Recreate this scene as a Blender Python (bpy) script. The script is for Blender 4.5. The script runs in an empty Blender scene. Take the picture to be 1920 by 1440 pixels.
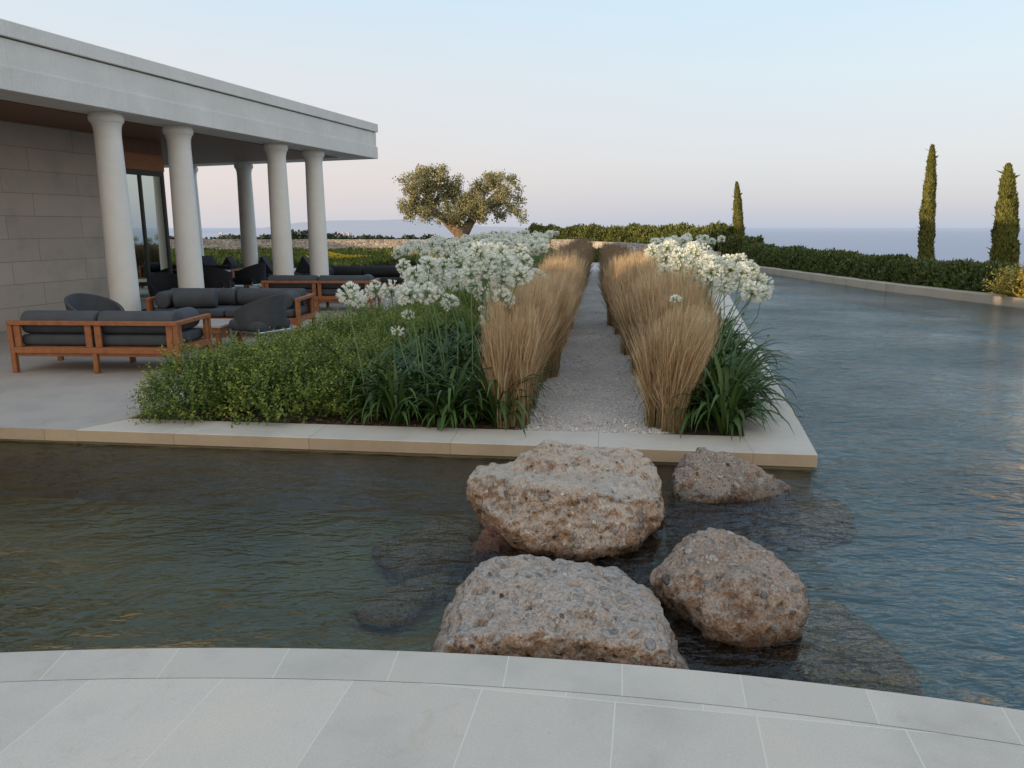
import bpy, bmesh, math, random
import numpy as np
from mathutils import Vector, Matrix, noise as mnoise
R = math.radians
random.seed(7); rng = np.random.default_rng(7)
sc = bpy.context.scene
COL = sc.collection

# ------------------------------------------------------------------ camera
FPX, CAMH, PITCH = 1410.0, 1.65, math.atan(295 / 1410)
cam_d = bpy.data.cameras.new('camera'); cam = bpy.data.objects.new('camera', cam_d); COL.objects.link(cam)
cam.location = (0, 0, CAMH); cam.rotation_euler = (R(90) - PITCH, 0, 0)
cam_d.sensor_width = 36; cam_d.lens = 36 * FPX / 1920; cam_d.clip_start = .05; cam_d.clip_end = 80000
sc.camera = cam

def _ray(x, y):
    a, b = x - 960, 720 - y
    return (a, FPX * math.cos(PITCH) + b * math.sin(PITCH), -FPX * math.sin(PITCH) + b * math.cos(PITCH))
def gp(x, y, z=0.0):                       # survey: photo point -> place on a level
    d = _ray(x, y); t = (z - CAMH) / d[2]; return (d[0] * t, d[1] * t)
def P(x, y, Y):                            # survey: photo point -> place at distance Y
    d = _ray(x, y); t = Y / d[1]; return Vector((d[0] * t, Y, CAMH + d[2] * t))

# ------------------------------------------------------------------ tagging
def tag(o, label=None, cat=None, group=None, kind=None):
    if label: o['label'] = label
    if cat: o['category'] = cat
    if group: o['group'] = group
    if kind: o['kind'] = kind
    return o
def empty(name, loc=(0, 0, 0), rz=0, label=None, cat=None, group=None):
    o = bpy.data.objects.new(name, None); COL.objects.link(o)
    o.location = loc; o.rotation_euler = (0, 0, rz); o.empty_display_size = .1
    return tag(o, label, cat, group)
def link(name, me, parent=None, loc=(0, 0, 0), rot=None, scale=None):
    o = bpy.data.objects.new(name, me); COL.objects.link(o); o.location = loc
    if rot is not None: o.rotation_euler = rot
    if scale is not None: o.scale = scale if hasattr(scale, '__len__') else (scale,) * 3
    if parent: o.parent = parent
    return o
def children_of(o): return [c for c in bpy.data.objects if c.parent == o]
def copy_tree(o, parent=None, kids=None):
    c = o.copy(); COL.objects.link(c); c.parent = parent
    for ch in children_of(o): copy_tree(ch, c)
    return c

# ------------------------------------------------------------------ materials
def mat(name):
    m = bpy.data.materials.new(name); m.use_nodes = True; nt = m.node_tree; nt.nodes.clear()
    return m, nt, nt.nodes.new('ShaderNodeOutputMaterial')
def N(nt, t, **kw):
    n = nt.nodes.new(t)
    for k, v in kw.items():
        if k.startswith('i_'): n.inputs[k[2:].replace('_', ' ')].default_value = v
        else: setattr(n, k, v)
    return n
def ramp(nt, fac, stops, interp='LINEAR'):
    r = N(nt, 'ShaderNodeValToRGB'); r.color_ramp.interpolation = interp
    e = r.color_ramp.elements
    while len(e) < len(stops): e.new(.5)
    for k, (p, c) in enumerate(stops):
        e[k].position = p; e[k].color = (*c, 1) if len(c) == 3 else c
    if fac is not None: nt.links.new(fac, r.inputs[0])
    return r.outputs[0]
def tex(nt, kind, coord, scale, **kw):
    n = N(nt, kind); n.inputs['Scale'].default_value = scale
    for k, v in kw.items():
        if k in n.inputs: n.inputs[k].default_value = v
        else: setattr(n, k, v)
    if coord is not None: nt.links.new(coord, n.inputs['Vector'])
    return n
def mix(nt, fac, a, b, mode='MIX'):
    n = N(nt, 'ShaderNodeMix', data_type='RGBA', blend_type=mode)
    for s, v in ((0, fac), (6, a), (7, b)):
        if isinstance(v, (int, float)): n.inputs[s].default_value = v
        elif isinstance(v, tuple): n.inputs[s].default_value = (*v, 1)
        else: nt.links.new(v, n.inputs[s])
    return n.outputs[2]
def mth(nt, op, a, b=0.0, clamp=False):
    n = N(nt, 'ShaderNodeMath', operation=op, use_clamp=clamp)
    for s, v in ((0, a), (1, b)):
        if isinstance(v, (int, float)): n.inputs[s].default_value = v
        else: nt.links.new(v, n.inputs[s])
    return n.outputs[0]
def coords(nt, kind='Object', rot=0, scale=(1, 1, 1), loc=(0, 0, 0)):
    tc = N(nt, 'ShaderNodeTexCoord'); mp = N(nt, 'ShaderNodeMapping')
    mp.inputs['Rotation'].default_value = (0, 0, rot); mp.inputs['Scale'].default_value = scale; mp.inputs['Location'].default_value = loc
    nt.links.new(tc.outputs[kind], mp.inputs[0]); return mp.outputs[0]
def princ(nt, out, color, rough=.7, bump=None, bstr=.3, bdist=.01, **kw):
    p = N(nt, 'ShaderNodeBsdfPrincipled')
    if isinstance(color, tuple): p.inputs['Base Color'].default_value = (*color, 1)
    else: nt.links.new(color, p.inputs['Base Color'])
    if isinstance(rough, (int, float)): p.inputs['Roughness'].default_value = rough
    else: nt.links.new(rough, p.inputs['Roughness'])
    for k, v in kw.items(): p.inputs[k.replace('_', ' ')].default_value = v
    if bump is not None:
        b = N(nt, 'ShaderNodeBump'); b.inputs['Strength'].default_value = bstr; b.inputs['Distance'].default_value = bdist
        nt.links.new(bump, b.inputs['Height']); nt.links.new(b.outputs[0], p.inputs['Normal'])
    nt.links.new(p.outputs[0], out.inputs[0]); return p

def limestone(name, base, kind='Object', rot=0, bw=.9, bh=.45, mortar=.004, jointcol=None, tone=.12, offset=.5, stain=True, rough=.6):
    m, nt, out = mat(name); c = coords(nt, kind, rot)
    br = tex(nt, 'ShaderNodeTexBrick', c, 1.0); br.offset = offset
    br.inputs['Color1'].default_value = (1 - tone, 1 - tone, 1 - tone * .9, 1); br.inputs['Color2'].default_value = (1, 1, 1, 1)
    jc = jointcol or tuple(v * .55 for v in base); br.inputs['Mortar'].default_value = (1, 1, 1, 1)
    br.inputs['Mortar Size'].default_value = mortar; br.inputs['Mortar Smooth'].default_value = .1
    br.inputs['Brick Width'].default_value = bw; br.inputs['Row Height'].default_value = bh
    o = coords(nt, 'Object')
    n1 = tex(nt, 'ShaderNodeTexNoise', o, 1.6, Detail=8.0, Roughness=.62)
    n2 = tex(nt, 'ShaderNodeTexNoise', o, 38, Detail=5.0, Roughness=.7)
    n3 = tex(nt, 'ShaderNodeTexNoise', o, 4.3, Detail=6.0, Roughness=.7, Distortion=1.2)
    col = ramp(nt, n1.outputs[0], [(.3, tuple(v * .80 for v in base)), (.5, base), (.72, (base[0] * 1.08, base[1] * 1.05, base[2] * .98))])
    col = mix(nt, 1.0, col, br.outputs[0], 'MULTIPLY')
    n4 = tex(nt, 'ShaderNodeTexNoise', o, 160, Detail=3.0, Roughness=.8)
    col = mix(nt, 1.0, col, ramp(nt, n4.outputs[0], [(.3, (.82, .81, .80)), (.6, (1, 1, 1))]), 'MULTIPLY')
    col = mix(nt, mth(nt, 'MULTIPLY', n2.outputs[0], .28), col, tuple(v * .75 for v in base))
    if stain:
        s = ramp(nt, n3.outputs[0], [(.57, (0, 0, 0)), (.70, (1, 1, 1))])
        col = mix(nt, mth(nt, 'MULTIPLY', s, .42), col, (base[0] * .72, base[1] * .62, base[2] * .48))
        v = tex(nt, 'ShaderNodeTexVoronoi', o, 7.0)
        s2 = ramp(nt, v.outputs['Distance'], [(.0, (1, 1, 1)), (.045, (0, 0, 0))])
        col = mix(nt, mth(nt, 'MULTIPLY', s2, .45), col, tuple(v_ * .35 for v_ in base))
    col = mix(nt, br.outputs['Fac'], col, jc)
    h = mth(nt, 'SUBTRACT', mth(nt, 'MULTIPLY', n2.outputs[0], .35), br.outputs['Fac'])
    princ(nt, out, col, rough, h, .25, .004); return m

def simple_noise(name, c1, c2, scale=8, rough=.7, bstr=.2, bdist=.01, stretch=(1, 1, 1), detail=6, **kw):
    m, nt, out = mat(name); c = coords(nt, 'Object', 0, stretch)
    n = tex(nt, 'ShaderNodeTexNoise', c, scale, Detail=float(detail), Roughness=.65)
    princ(nt, out, ramp(nt, n.outputs[0], [(.3, c1), (.7, c2)]), rough, n.outputs[0], bstr, bdist, **kw); return m

def foliage(name, dark, lite, tipc=None, rough=.5, transl=.25, spec=.35, mottle=1.2):
    m, nt, out = mat(name)
    g = N(nt, 'ShaderNodeNewGeometry'); a = N(nt, 'ShaderNodeAttribute', attribute_name='tip')
    o = coords(nt, 'Object'); n = tex(nt, 'ShaderNodeTexNoise', o, mottle, Detail=2.0)
    f = mth(nt, 'ADD', mth(nt, 'MULTIPLY', g.outputs['Random Per Island'], .55), mth(nt, 'MULTIPLY', n.outputs[0], .55), True)
    col = ramp(nt, f, [(.15, dark), (.85, lite)])
    if tipc: col = mix(nt, mth(nt, 'MULTIPLY', a.outputs['Fac'], .8), col, tipc)
    p = princ(nt, out, col, rough); p.inputs['Specular IOR Level'].default_value = spec
    tr = N(nt, 'ShaderNodeBsdfTranslucent'); nt.links.new(col, tr.inputs[0])
    ms = N(nt, 'ShaderNodeMixShader'); ms.inputs[0].default_value = transl
    nt.links.new(p.outputs[0], ms.inputs[1]); nt.links.new(tr.outputs[0], ms.inputs[2]); nt.links.new(ms.outputs[0], out.inputs[0])
    return m

def water_mat():
    m, nt, out = mat('pool_water')
    c = coords(nt, 'Object', R(20), (1, 1.9, 1)); c2 = coords(nt, 'Object', R(-28), (1, 2.4, 1)); c3 = coords(nt, 'Object')
    n1 = tex(nt, 'ShaderNodeTexNoise', c, 5.2, Detail=3.5, Roughness=.5, Distortion=.5)
    n2 = tex(nt, 'ShaderNodeTexNoise', c2, 15, Detail=2.5, Roughness=.5, Distortion=.3)
    w = tex(nt, 'ShaderNodeTexNoise', c3, .45, Detail=2.0)
    amp = ramp(nt, w.outputs[0], [(.36, (.40,) * 3), (.62, (1, 1, 1))])
    n0 = tex(nt, 'ShaderNodeTexNoise', coords(nt, 'Object', R(8), (1, 2.1, 1)), 2.3, Detail=2.0, Distortion=.4)
    h = mth(nt, 'MULTIPLY', mth(nt, 'ADD', mth(nt, 'ADD', n1.outputs[0], mth(nt, 'MULTIPLY', n0.outputs[0], 1.5)), mth(nt, 'MULTIPLY', n2.outputs[0], .38)), amp)
    b = N(nt, 'ShaderNodeBump'); b.inputs['Strength'].default_value = 1.0; b.inputs['Distance'].default_value = .055
    nt.links.new(h, b.inputs['Height'])
    fr = N(nt, 'ShaderNodeFresnel'); fr.inputs[0].default_value = 1.42; nt.links.new(b.outputs[0], fr.inputs[1])
    gl = N(nt, 'ShaderNodeBsdfGlossy'); gl.inputs['Roughness'].default_value = .03; gl.inputs['Color'].default_value = (1, 1, 1, 1)
    nt.links.new(b.outputs[0], gl.inputs['Normal'])
    tr = N(nt, 'ShaderNodeBsdfTransparent'); tr.inputs[0].default_value = (.82, .86, .83, 1)
    ms = N(nt, 'ShaderNodeMixShader'); nt.links.new(fr.outputs[0], ms.inputs[0])
    nt.links.new(tr.outputs[0], ms.inputs[1]); nt.links.new(gl.outputs[0], ms.inputs[2]); nt.links.new(ms.outputs[0], out.inputs[0])
    return m

def rock_mat(name, tint=(1, 1, 1), dark=1.0, pale=0.0, zw=-.12):
    m, nt, out = mat(name); c = coords(nt, 'Object')
    nz = tex(nt, 'ShaderNodeTexNoise', c, 9, Detail=3.0)
    dv = N(nt, 'ShaderNodeMixRGB'); dv.blend_type = 'ADD'; dv.inputs[0].default_value = .06
    nt.links.new(c, dv.inputs[1]); nt.links.new(nz.outputs['Color'], dv.inputs[2]); cc = dv.outputs[0]
    big = tex(nt, 'ShaderNodeTexNoise', c, 3.4, Detail=8.0, Roughness=.68, Distortion=.9)
    base = ramp(nt, big.outputs[0], [(.30, (.17, .11, .08)), (.42, (.38, .27, .19)), (.50, (.45, .385, .335)), (.57, (.47, .33, .235)), (.63, (.47, .42, .385)), (.75, (.33, .32, .325))])
    fine = tex(nt, 'ShaderNodeTexNoise', c, 75, Detail=5.0, Roughness=.8)
    pal = [(.0, (.17, .165, .18)), (.12, (.32, .30, .29)), (.30, (.56, .51, .45)), (.48, (.42, .28, .20)), (.60, (.33, .29, .26)), (.72, (.66, .61, .54)), (.86, (.20, .205, .23)), (.94, (.52, .36, .26))]
    col = base; hsum = mth(nt, 'MULTIPLY', fine.outputs[0], .55); v1 = None
    for sc_, thr, pick, amt, hh in ((40, .40, .38, .85, .30), (18, .36, .48, .85, .5), (9.0, .30, .62, .8, .7)):
        v = tex(nt, 'ShaderNodeTexVoronoi', cc, sc_, Randomness=1.0); sp_ = N(nt, 'ShaderNodeSeparateColor'); nt.links.new(v.outputs['Color'], sp_.inputs[0])
        th = mth(nt, 'MULTIPLY', mth(nt, 'ADD', sp_.outputs[2], .45), thr)
        mk = mth(nt, 'MULTIPLY', mth(nt, 'SUBTRACT', th, v.outputs['Distance']), 14.0, True)
        mk = mth(nt, 'MULTIPLY', mk, mth(nt, 'GREATER_THAN', sp_.outputs[0], pick))
        col = mix(nt, mth(nt, 'MULTIPLY', mk, amt), col, ramp(nt, sp_.outputs[1], pal, 'CONSTANT'))
        rim = mth(nt, 'MULTIPLY', mth(nt, 'SUBTRACT', 1.0, mth(nt, 'MULTIPLY', mth(nt, 'ABSOLUTE', mth(nt, 'SUBTRACT', mk, .35)), 3.0, True), True), .40)
        col = mix(nt, rim, col, (.07, .05, .042))
        hsum = mth(nt, 'ADD', hsum, mth(nt, 'MULTIPLY', mk, hh))
    col = mix(nt, 1.0, col, ramp(nt, fine.outputs[0], [(.36, (.34, .32, .31)), (.5, (1, 1, 1)), (.64, (1.5, 1.48, 1.45))]), 'MULTIPLY')
    pitm = tex(nt, 'ShaderNodeTexVoronoi', cc, 17); sp3 = N(nt, 'ShaderNodeSeparateColor'); nt.links.new(pitm.outputs['Color'], sp3.inputs[0])
    pit = mth(nt, 'MULTIPLY', ramp(nt, pitm.outputs['Distance'], [(.10, (1, 1, 1)), (.20, (0, 0, 0))]), mth(nt, 'GREATER_THAN', sp3.outputs[0], .45))
    col = mix(nt, mth(nt, 'MULTIPLY', pit, .8), col, (.03, .024, .022))
    hsum = mth(nt, 'SUBTRACT', hsum, mth(nt, 'MULTIPLY', pit, 1.1))
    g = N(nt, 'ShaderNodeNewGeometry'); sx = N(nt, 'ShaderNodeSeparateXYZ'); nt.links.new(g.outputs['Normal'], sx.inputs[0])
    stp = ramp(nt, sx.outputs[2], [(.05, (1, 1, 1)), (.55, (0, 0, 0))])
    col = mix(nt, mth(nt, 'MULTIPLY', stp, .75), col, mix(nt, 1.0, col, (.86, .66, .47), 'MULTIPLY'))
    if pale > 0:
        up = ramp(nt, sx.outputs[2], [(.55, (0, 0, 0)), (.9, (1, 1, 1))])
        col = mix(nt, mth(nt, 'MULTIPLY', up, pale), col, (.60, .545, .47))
    col = mix(nt, 1.0, col, tuple(t * dark for t in tint), 'MULTIPLY')
    sp = N(nt, 'ShaderNodeSeparateXYZ'); nt.links.new(g.outputs['Position'], sp.inputs[0])
    hz = mth(nt, 'ADD', sp.outputs[2], mth(nt, 'MULTIPLY', big.outputs[0], .05))
    wet = ramp(nt, mth(nt, 'ADD', hz, 1.0), [(1 + zw + .0, (1, 1, 1)), (min(.999, 1 + zw + .10), (0, 0, 0))])
    col = mix(nt, wet, col, mix(nt, 1.0, col, (.30, .26, .22), 'MULTIPLY'))
    princ(nt, out, col, .85, hsum, .95, .02); return m

M = {}
M['paving'] = limestone('foreground_limestone', (.68, .61, .525), 'UV', 0, .49, .86, .0022, (.69, .64, .565), .13, .37)
M['coping_near'] = limestone('near_coping_limestone', (.655, .59, .505), 'UV', 0, .44, 5.0, .0022, (.665, .615, .54), .13, 0)
M['deck'] = limestone('deck_limestone', (.46, .42, .38), 'Object', R(-16.7), .8, .8, .004, (.40, .38, .35), .08)
M['coping'] = limestone('island_coping_limestone', (.62, .57, .495), 'Object', R(6.8), 1.15, 9.0, .004, (.36, .33, .29), .07, 0)
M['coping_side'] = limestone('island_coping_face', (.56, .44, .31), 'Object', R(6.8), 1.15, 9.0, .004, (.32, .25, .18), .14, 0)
M['kerb'] = limestone('far_kerb_stone', (.50, .43, .34), 'Object', R(94), 1.2, 9.0, .006, (.3, .26, .2), .1, 0)
M['wall'] = limestone('wall_travertine', (.53, .465, .41), 'UV', 0, 1.45, .3644, .004, (.20, .175, .15), .12, .37, False, .75)
def precast():
    m, nt, out = mat('white_precast'); o = coords(nt, 'Object', R(-73.3)); st = coords(nt, 'Object', R(-73.3), (1, 1, .10))
    n1 = tex(nt, 'ShaderNodeTexNoise', o, 1.3, Detail=7.0, Roughness=.65); n2 = tex(nt, 'ShaderNodeTexNoise', st, 9.0, Detail=5.0, Roughness=.7); n3 = tex(nt, 'ShaderNodeTexNoise', o, 60, Detail=4.0)
    col = ramp(nt, n1.outputs[0], [(.3, (.67, .655, .63)), (.7, (.78, .77, .745))])
    col = mix(nt, mth(nt, 'MULTIPLY', ramp(nt, n2.outputs[0], [(.5, (0, 0, 0)), (.75, (1, 1, 1))]), .12), col, (.42, .405, .38))
    col = mix(nt, 1.0, col, ramp(nt, n3.outputs[0], [(.3, (.88, .88, .88)), (.6, (1, 1, 1))]), 'MULTIPLY')
    sx_ = N(nt, 'ShaderNodeSeparateXYZ'); nt.links.new(o, sx_.inputs[0])
    j = mth(nt, 'LESS_THAN', mth(nt, 'ABSOLUTE', mth(nt, 'SUBTRACT', mth(nt, 'FRACT', mth(nt, 'DIVIDE', sx_.outputs[0], 1.9)), .5)), .0022)
    col = mix(nt, mth(nt, 'MULTIPLY', j, .25), col, (.30, .29, .27))
    princ(nt, out, col, .8, n3.outputs[0], .15, .004); return m
M['white'] = precast()
M['column'] = simple_noise('column_plaster', (.70, .69, .66), (.78, .77, .74), 3, .75, .08, .004)
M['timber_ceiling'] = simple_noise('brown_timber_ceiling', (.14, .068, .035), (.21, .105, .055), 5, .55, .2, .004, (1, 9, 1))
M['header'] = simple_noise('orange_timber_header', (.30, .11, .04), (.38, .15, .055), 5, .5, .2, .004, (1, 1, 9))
M['teak'] = simple_noise('teak', (.22, .075, .028), (.38, .145, .055), 7, .5, .25, .003, (1.5, 1.5, 1.5), 9)
M['fabric'] = simple_noise('charcoal_fabric', (.050, .056, .066), (.075, .083, .096), 4, .95, .3, .004)
M['fabric_dark'] = simple_noise('black_fabric', (.016, .017, .021), (.024, .026, .031), 6, .95, .2, .003)
M['chrome'] = simple_noise('brushed_steel', (.5, .5, .5), (.65, .65, .65), 20, .28, .05, .001, Metallic=1.0)
M['frame'] = simple_noise('dark_bronze_frame', (.018, .022, .022), (.028, .032, .032), 10, .4, .05, .001)
M['soil'] = simple_noise('garden_soil', (.035, .022, .014), (.10, .065, .042), 14, .95, .9, .03)
M['ground'] = simple_noise('garden_ground', (.045, .055, .022), (.11, .10, .055), .6, .95, .5, .1)
M['sofalegs'] = M['teak']
M['trunk'] = simple_noise('olive_bark', (.10, .075, .055), (.27, .20, .14), 3.2, .95, 1.0, .12, (1, 1, .35), 10)
M['bark'] = simple_noise('dark_bark', (.05, .04, .03), (.10, .08, .06), 8, .95, .6, .03)
M['shrub'] = foliage('shrub_leaf', (.042, .088, .014), (.150, .230, .035), (.46, .46, .09), .5, .28)
M['agaleaf'] = foliage('agapanthus_leaf', (.022, .055, .014), (.085, .150, .035), None, .42, .15, .3)
M['stem'] = foliage('agapanthus_stem', (.10, .19, .075), (.17, .27, .11), None, .45, .1, .4)
M['petal'] = foliage('agapanthus_petal', (.80, .83, .74), (.93, .94, .88), None, .6, .22, .1)
M['pedicel'] = foliage('agapanthus_pedicel', (.16, .26, .08), (.32, .42, .20), None, .5, .2)
def grass_mat(name, cols, green):
    m, nt, out = mat(name); g = N(nt, 'ShaderNodeNewGeometry'); a = N(nt, 'ShaderNodeAttribute', attribute_name='tip')
    col = ramp(nt, g.outputs['Random Per Island'], cols)
    col = mix(nt, mth(nt, 'MULTIPLY', a.outputs['Fac'], .45), col, cols[-1][1])
    tc_ = N(nt, 'ShaderNodeTexCoord'); sz = N(nt, 'ShaderNodeSeparateXYZ'); nt.links.new(tc_.outputs['Object'], sz.inputs[0])
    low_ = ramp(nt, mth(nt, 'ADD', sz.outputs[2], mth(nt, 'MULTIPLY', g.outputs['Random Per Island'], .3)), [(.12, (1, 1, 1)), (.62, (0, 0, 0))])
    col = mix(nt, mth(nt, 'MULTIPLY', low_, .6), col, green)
    p = princ(nt, out, col, .7); p.inputs['Specular IOR Level'].default_value = .15
    tr = N(nt, 'ShaderNodeBsdfTranslucent'); nt.links.new(col, tr.inputs[0]); ms = N(nt, 'ShaderNodeMixShader'); ms.inputs[0].default_value = .35
    nt.links.new(p.outputs[0], ms.inputs[1]); nt.links.new(tr.outputs[0], ms.inputs[2]); nt.links.new(ms.outputs[0], out.inputs[0]); return m
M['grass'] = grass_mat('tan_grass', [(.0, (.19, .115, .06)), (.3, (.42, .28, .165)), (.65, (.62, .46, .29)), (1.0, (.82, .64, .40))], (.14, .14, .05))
M['grass_far'] = foliage('brown_grass', (.10, .068, .042), (.26, .18, .11), (.33, .24, .15), .7, .25, .15, 3.0)
M['hedge'] = foliage('hedge_leaf', (.026, .048, .014), (.092, .128, .038), (.17, .19, .05), .5, .15)
M['hedge_far'] = foliage('far_hedge_leaf', (.045, .068, .018), (.14, .17, .045), (.22, .23, .06), .6, .15)
M['cypress'] = foliage('cypress_leaf', (.035, .055, .016), (.15, .165, .038), (.24, .23, .06), .6, .15)
M['olive'] = foliage('olive_leaf', (.13, .14, .065), (.34, .33, .17), (.42, .39, .22), .55, .25)
M['distant'] = foliage('distant_tree_leaf', (.030, .042, .028), (.060, .078, .045), None, .8, .1)
M['cover'] = foliage('ground_cover_leaf', (.045, .065, .012), (.13, .17, .03), (.20, .22, .05), .6, .2, .3, .35)
M['yellow'] = foliage('yellow_flower', (.45, .30, .02), (.75, .55, .05), None, .6, .3)
M['pebble'] = foliage('gravel_stone', (.42, .39, .375), (.78, .74, .71), None, .85, .0, .2, 3.0)
M['water'] = water_mat()

def gravel_mat():
    m, nt, out = mat('pale_gravel'); c = coords(nt, 'Object')
    v = tex(nt, 'ShaderNodeTexVoronoi', c, 62); n = tex(nt, 'ShaderNodeTexNoise', c, 1.7, Detail=5.0)
    s = N(nt, 'ShaderNodeSeparateColor'); nt.links.new(v.outputs['Color'], s.inputs[0])
    col = ramp(nt, s.outputs[0], [(0, (.34, .315, .305)), (.4, (.56, .53, .51)), (1, (.76, .72, .69))])
    col = mix(nt, 1.0, col, ramp(nt, n.outputs[0], [(.3, (.78, .77, .76)), (.7, (1, 1, 1))]), 'MULTIPLY')
    h = mth(nt, 'MULTIPLY', v.outputs['Distance'], -1.0)
    princ(nt, out, col, .9, h, .9, .014); return m
M['gravel'] = gravel_mat()
def bed_mat():
    m, nt, out = mat('pond_bed'); c = coords(nt, 'Object')
    n = tex(nt, 'ShaderNodeTexNoise', c, .55, Detail=6.0, Roughness=.6); n2 = tex(nt, 'ShaderNodeTexNoise', c, 7, Detail=6.0)
    sx = N(nt, 'ShaderNodeSeparateXYZ'); nt.links.new(c, sx.inputs[0])
    side = ramp(nt, mth(nt, 'MULTIPLY', mth(nt, 'ADD', sx.outputs[0], 3.0), .16), [(0.0, (.20, .18, .075)), (.45, (.15, .18, .085)), (.62, (.10, .16, .15)), (1.0, (.11, .27, .38))])
    col = mix(nt, 1.0, side, ramp(nt, n.outputs[0], [(.3, (.55, .6, .6)), (.7, (1.5, 1.4, 1.2))]), 'MULTIPLY')
    col = mix(nt, mth(nt, 'MULTIPLY', n2.outputs[0], .5), col, (.03, .032, .02))
    v = tex(nt, 'ShaderNodeTexVoronoi', c, 5.5)
    sp = ramp(nt, v.outputs['Distance'], [(.0, (1, 1, 1)), (.045, (0, 0, 0))])
    col = mix(nt, mth(nt, 'MULTIPLY', sp, .55), col, (.25, .24, .18))
    princ(nt, out, col, .95, n2.outputs[0], .5, .03); return m
M['bed'] = bed_mat()
M['found'] = simple_noise('submerged_plinth', (.20, .165, .10), (.30, .25, .16), 4, .9, .3, .01)
def drystone_mat():
    m, nt, out = mat('dry_stone'); c = coords(nt, 'Object', 0, (1, 1, 1.7))
    v = tex(nt, 'ShaderNodeTexVoronoi', c, 4.2); v2 = N(nt, 'ShaderNodeTexVoronoi', feature='DISTANCE_TO_EDGE'); v2.inputs['Scale'].default_value = 4.2; nt.links.new(c, v2.inputs['Vector'])
    s = N(nt, 'ShaderNodeSeparateColor'); nt.links.new(v.outputs['Color'], s.inputs[0])
    col = ramp(nt, s.outputs[0], [(0, (.26, .235, .21)), (.3, (.42, .39, .36)), (.6, (.47, .40, .36)), (1, (.56, .54, .51))])
    col = mix(nt, ramp(nt, v2.outputs[0], [(0, (1, 1, 1)), (.07, (0, 0, 0))]), col, (.12, .10, .085))
    princ(nt, out, col, .9, v2.outputs[0], .8, .05); return m
M['drystone'] = drystone_mat()
def glass_mat():
    m, nt, out = mat('reflective_door_glass')
    gl = N(nt, 'ShaderNodeBsdfGlossy'); gl.inputs['Roughness'].default_value = .01; gl.inputs['Color'].default_value = (.78, .86, .82, 1)
    tr = N(nt, 'ShaderNodeBsdfTransparent'); tr.inputs[0].default_value = (.22, .27, .25, 1)
    fr = N(nt, 'ShaderNodeFresnel'); fr.inputs[0].default_value = 2.6
    ms = N(nt, 'ShaderNodeMixShader'); nt.links.new(mth(nt, 'ADD', fr.outputs[0], .45, True), ms.inputs[0])
    nt.links.new(tr.outputs[0], ms.inputs[1]); nt.links.new(gl.outputs[0], ms.inputs[2]); nt.links.new(ms.outputs[0], out.inputs[0]); return m
M['glass'] = glass_mat()
def hazy(name, near, haze, d0, d1, fmin, fmax, rough=.9, zs=0):  # haze painted in as an emission colour that grows with distance
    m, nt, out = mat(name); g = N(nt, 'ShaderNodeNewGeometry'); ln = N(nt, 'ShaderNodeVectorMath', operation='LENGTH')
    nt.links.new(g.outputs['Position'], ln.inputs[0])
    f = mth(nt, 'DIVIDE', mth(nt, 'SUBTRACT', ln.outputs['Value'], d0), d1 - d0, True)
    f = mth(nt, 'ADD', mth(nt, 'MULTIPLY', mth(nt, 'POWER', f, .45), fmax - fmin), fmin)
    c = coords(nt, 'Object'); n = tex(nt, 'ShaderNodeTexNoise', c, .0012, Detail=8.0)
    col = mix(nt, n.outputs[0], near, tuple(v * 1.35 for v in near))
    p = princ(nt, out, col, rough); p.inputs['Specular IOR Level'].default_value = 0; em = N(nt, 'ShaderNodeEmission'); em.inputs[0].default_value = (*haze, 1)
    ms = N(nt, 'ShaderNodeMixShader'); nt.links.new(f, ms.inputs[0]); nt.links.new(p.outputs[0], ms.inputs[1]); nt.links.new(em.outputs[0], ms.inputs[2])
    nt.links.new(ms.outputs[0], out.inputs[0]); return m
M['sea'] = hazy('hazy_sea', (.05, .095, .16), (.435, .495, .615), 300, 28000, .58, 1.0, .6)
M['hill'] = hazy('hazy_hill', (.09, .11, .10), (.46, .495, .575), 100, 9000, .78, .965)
M['town'] = simple_noise('distant_white_wall', (.5, .48, .5), (.62, .6, .6), .5, .9)

# ------------------------------------------------------------------ mesh helpers
def mesh_np(name, V, F, material, tip=None, smooth=False, uv=None):
    """V (n,3) F list of equal or mixed polygons"""
    me = bpy.data.meshes.new(name)
    V = np.asarray(V, dtype=np.float32)
    if isinstance(F, np.ndarray):
        k = F.shape[1]; n = F.shape[0]
        me.vertices.add(len(V)); me.vertices.foreach_set('co', V.ravel())
        me.loops.add(n * k); me.loops.foreach_set('vertex_index', F.astype(np.int32).ravel())
        me.polygons.add(n); me.polygons.foreach_set('loop_start', np.arange(0, n * k, k, dtype=np.int32))
        me.polygons.foreach_set('loop_total', np.full(n, k, dtype=np.int32))
        me.update(calc_edges=True)
    else:
        me.from_pydata(V.tolist(), [], F); me.update()
    if tip is not None:
        a = me.attributes.new('tip', 'FLOAT', 'POINT'); a.data.foreach_set('value', np.asarray(tip, dtype=np.float32))
    if smooth: me.polygons.foreach_set('use_smooth', np.ones(len(me.polygons), dtype=bool))
    if material is not None: me.materials.append(material)
    return me

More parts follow.
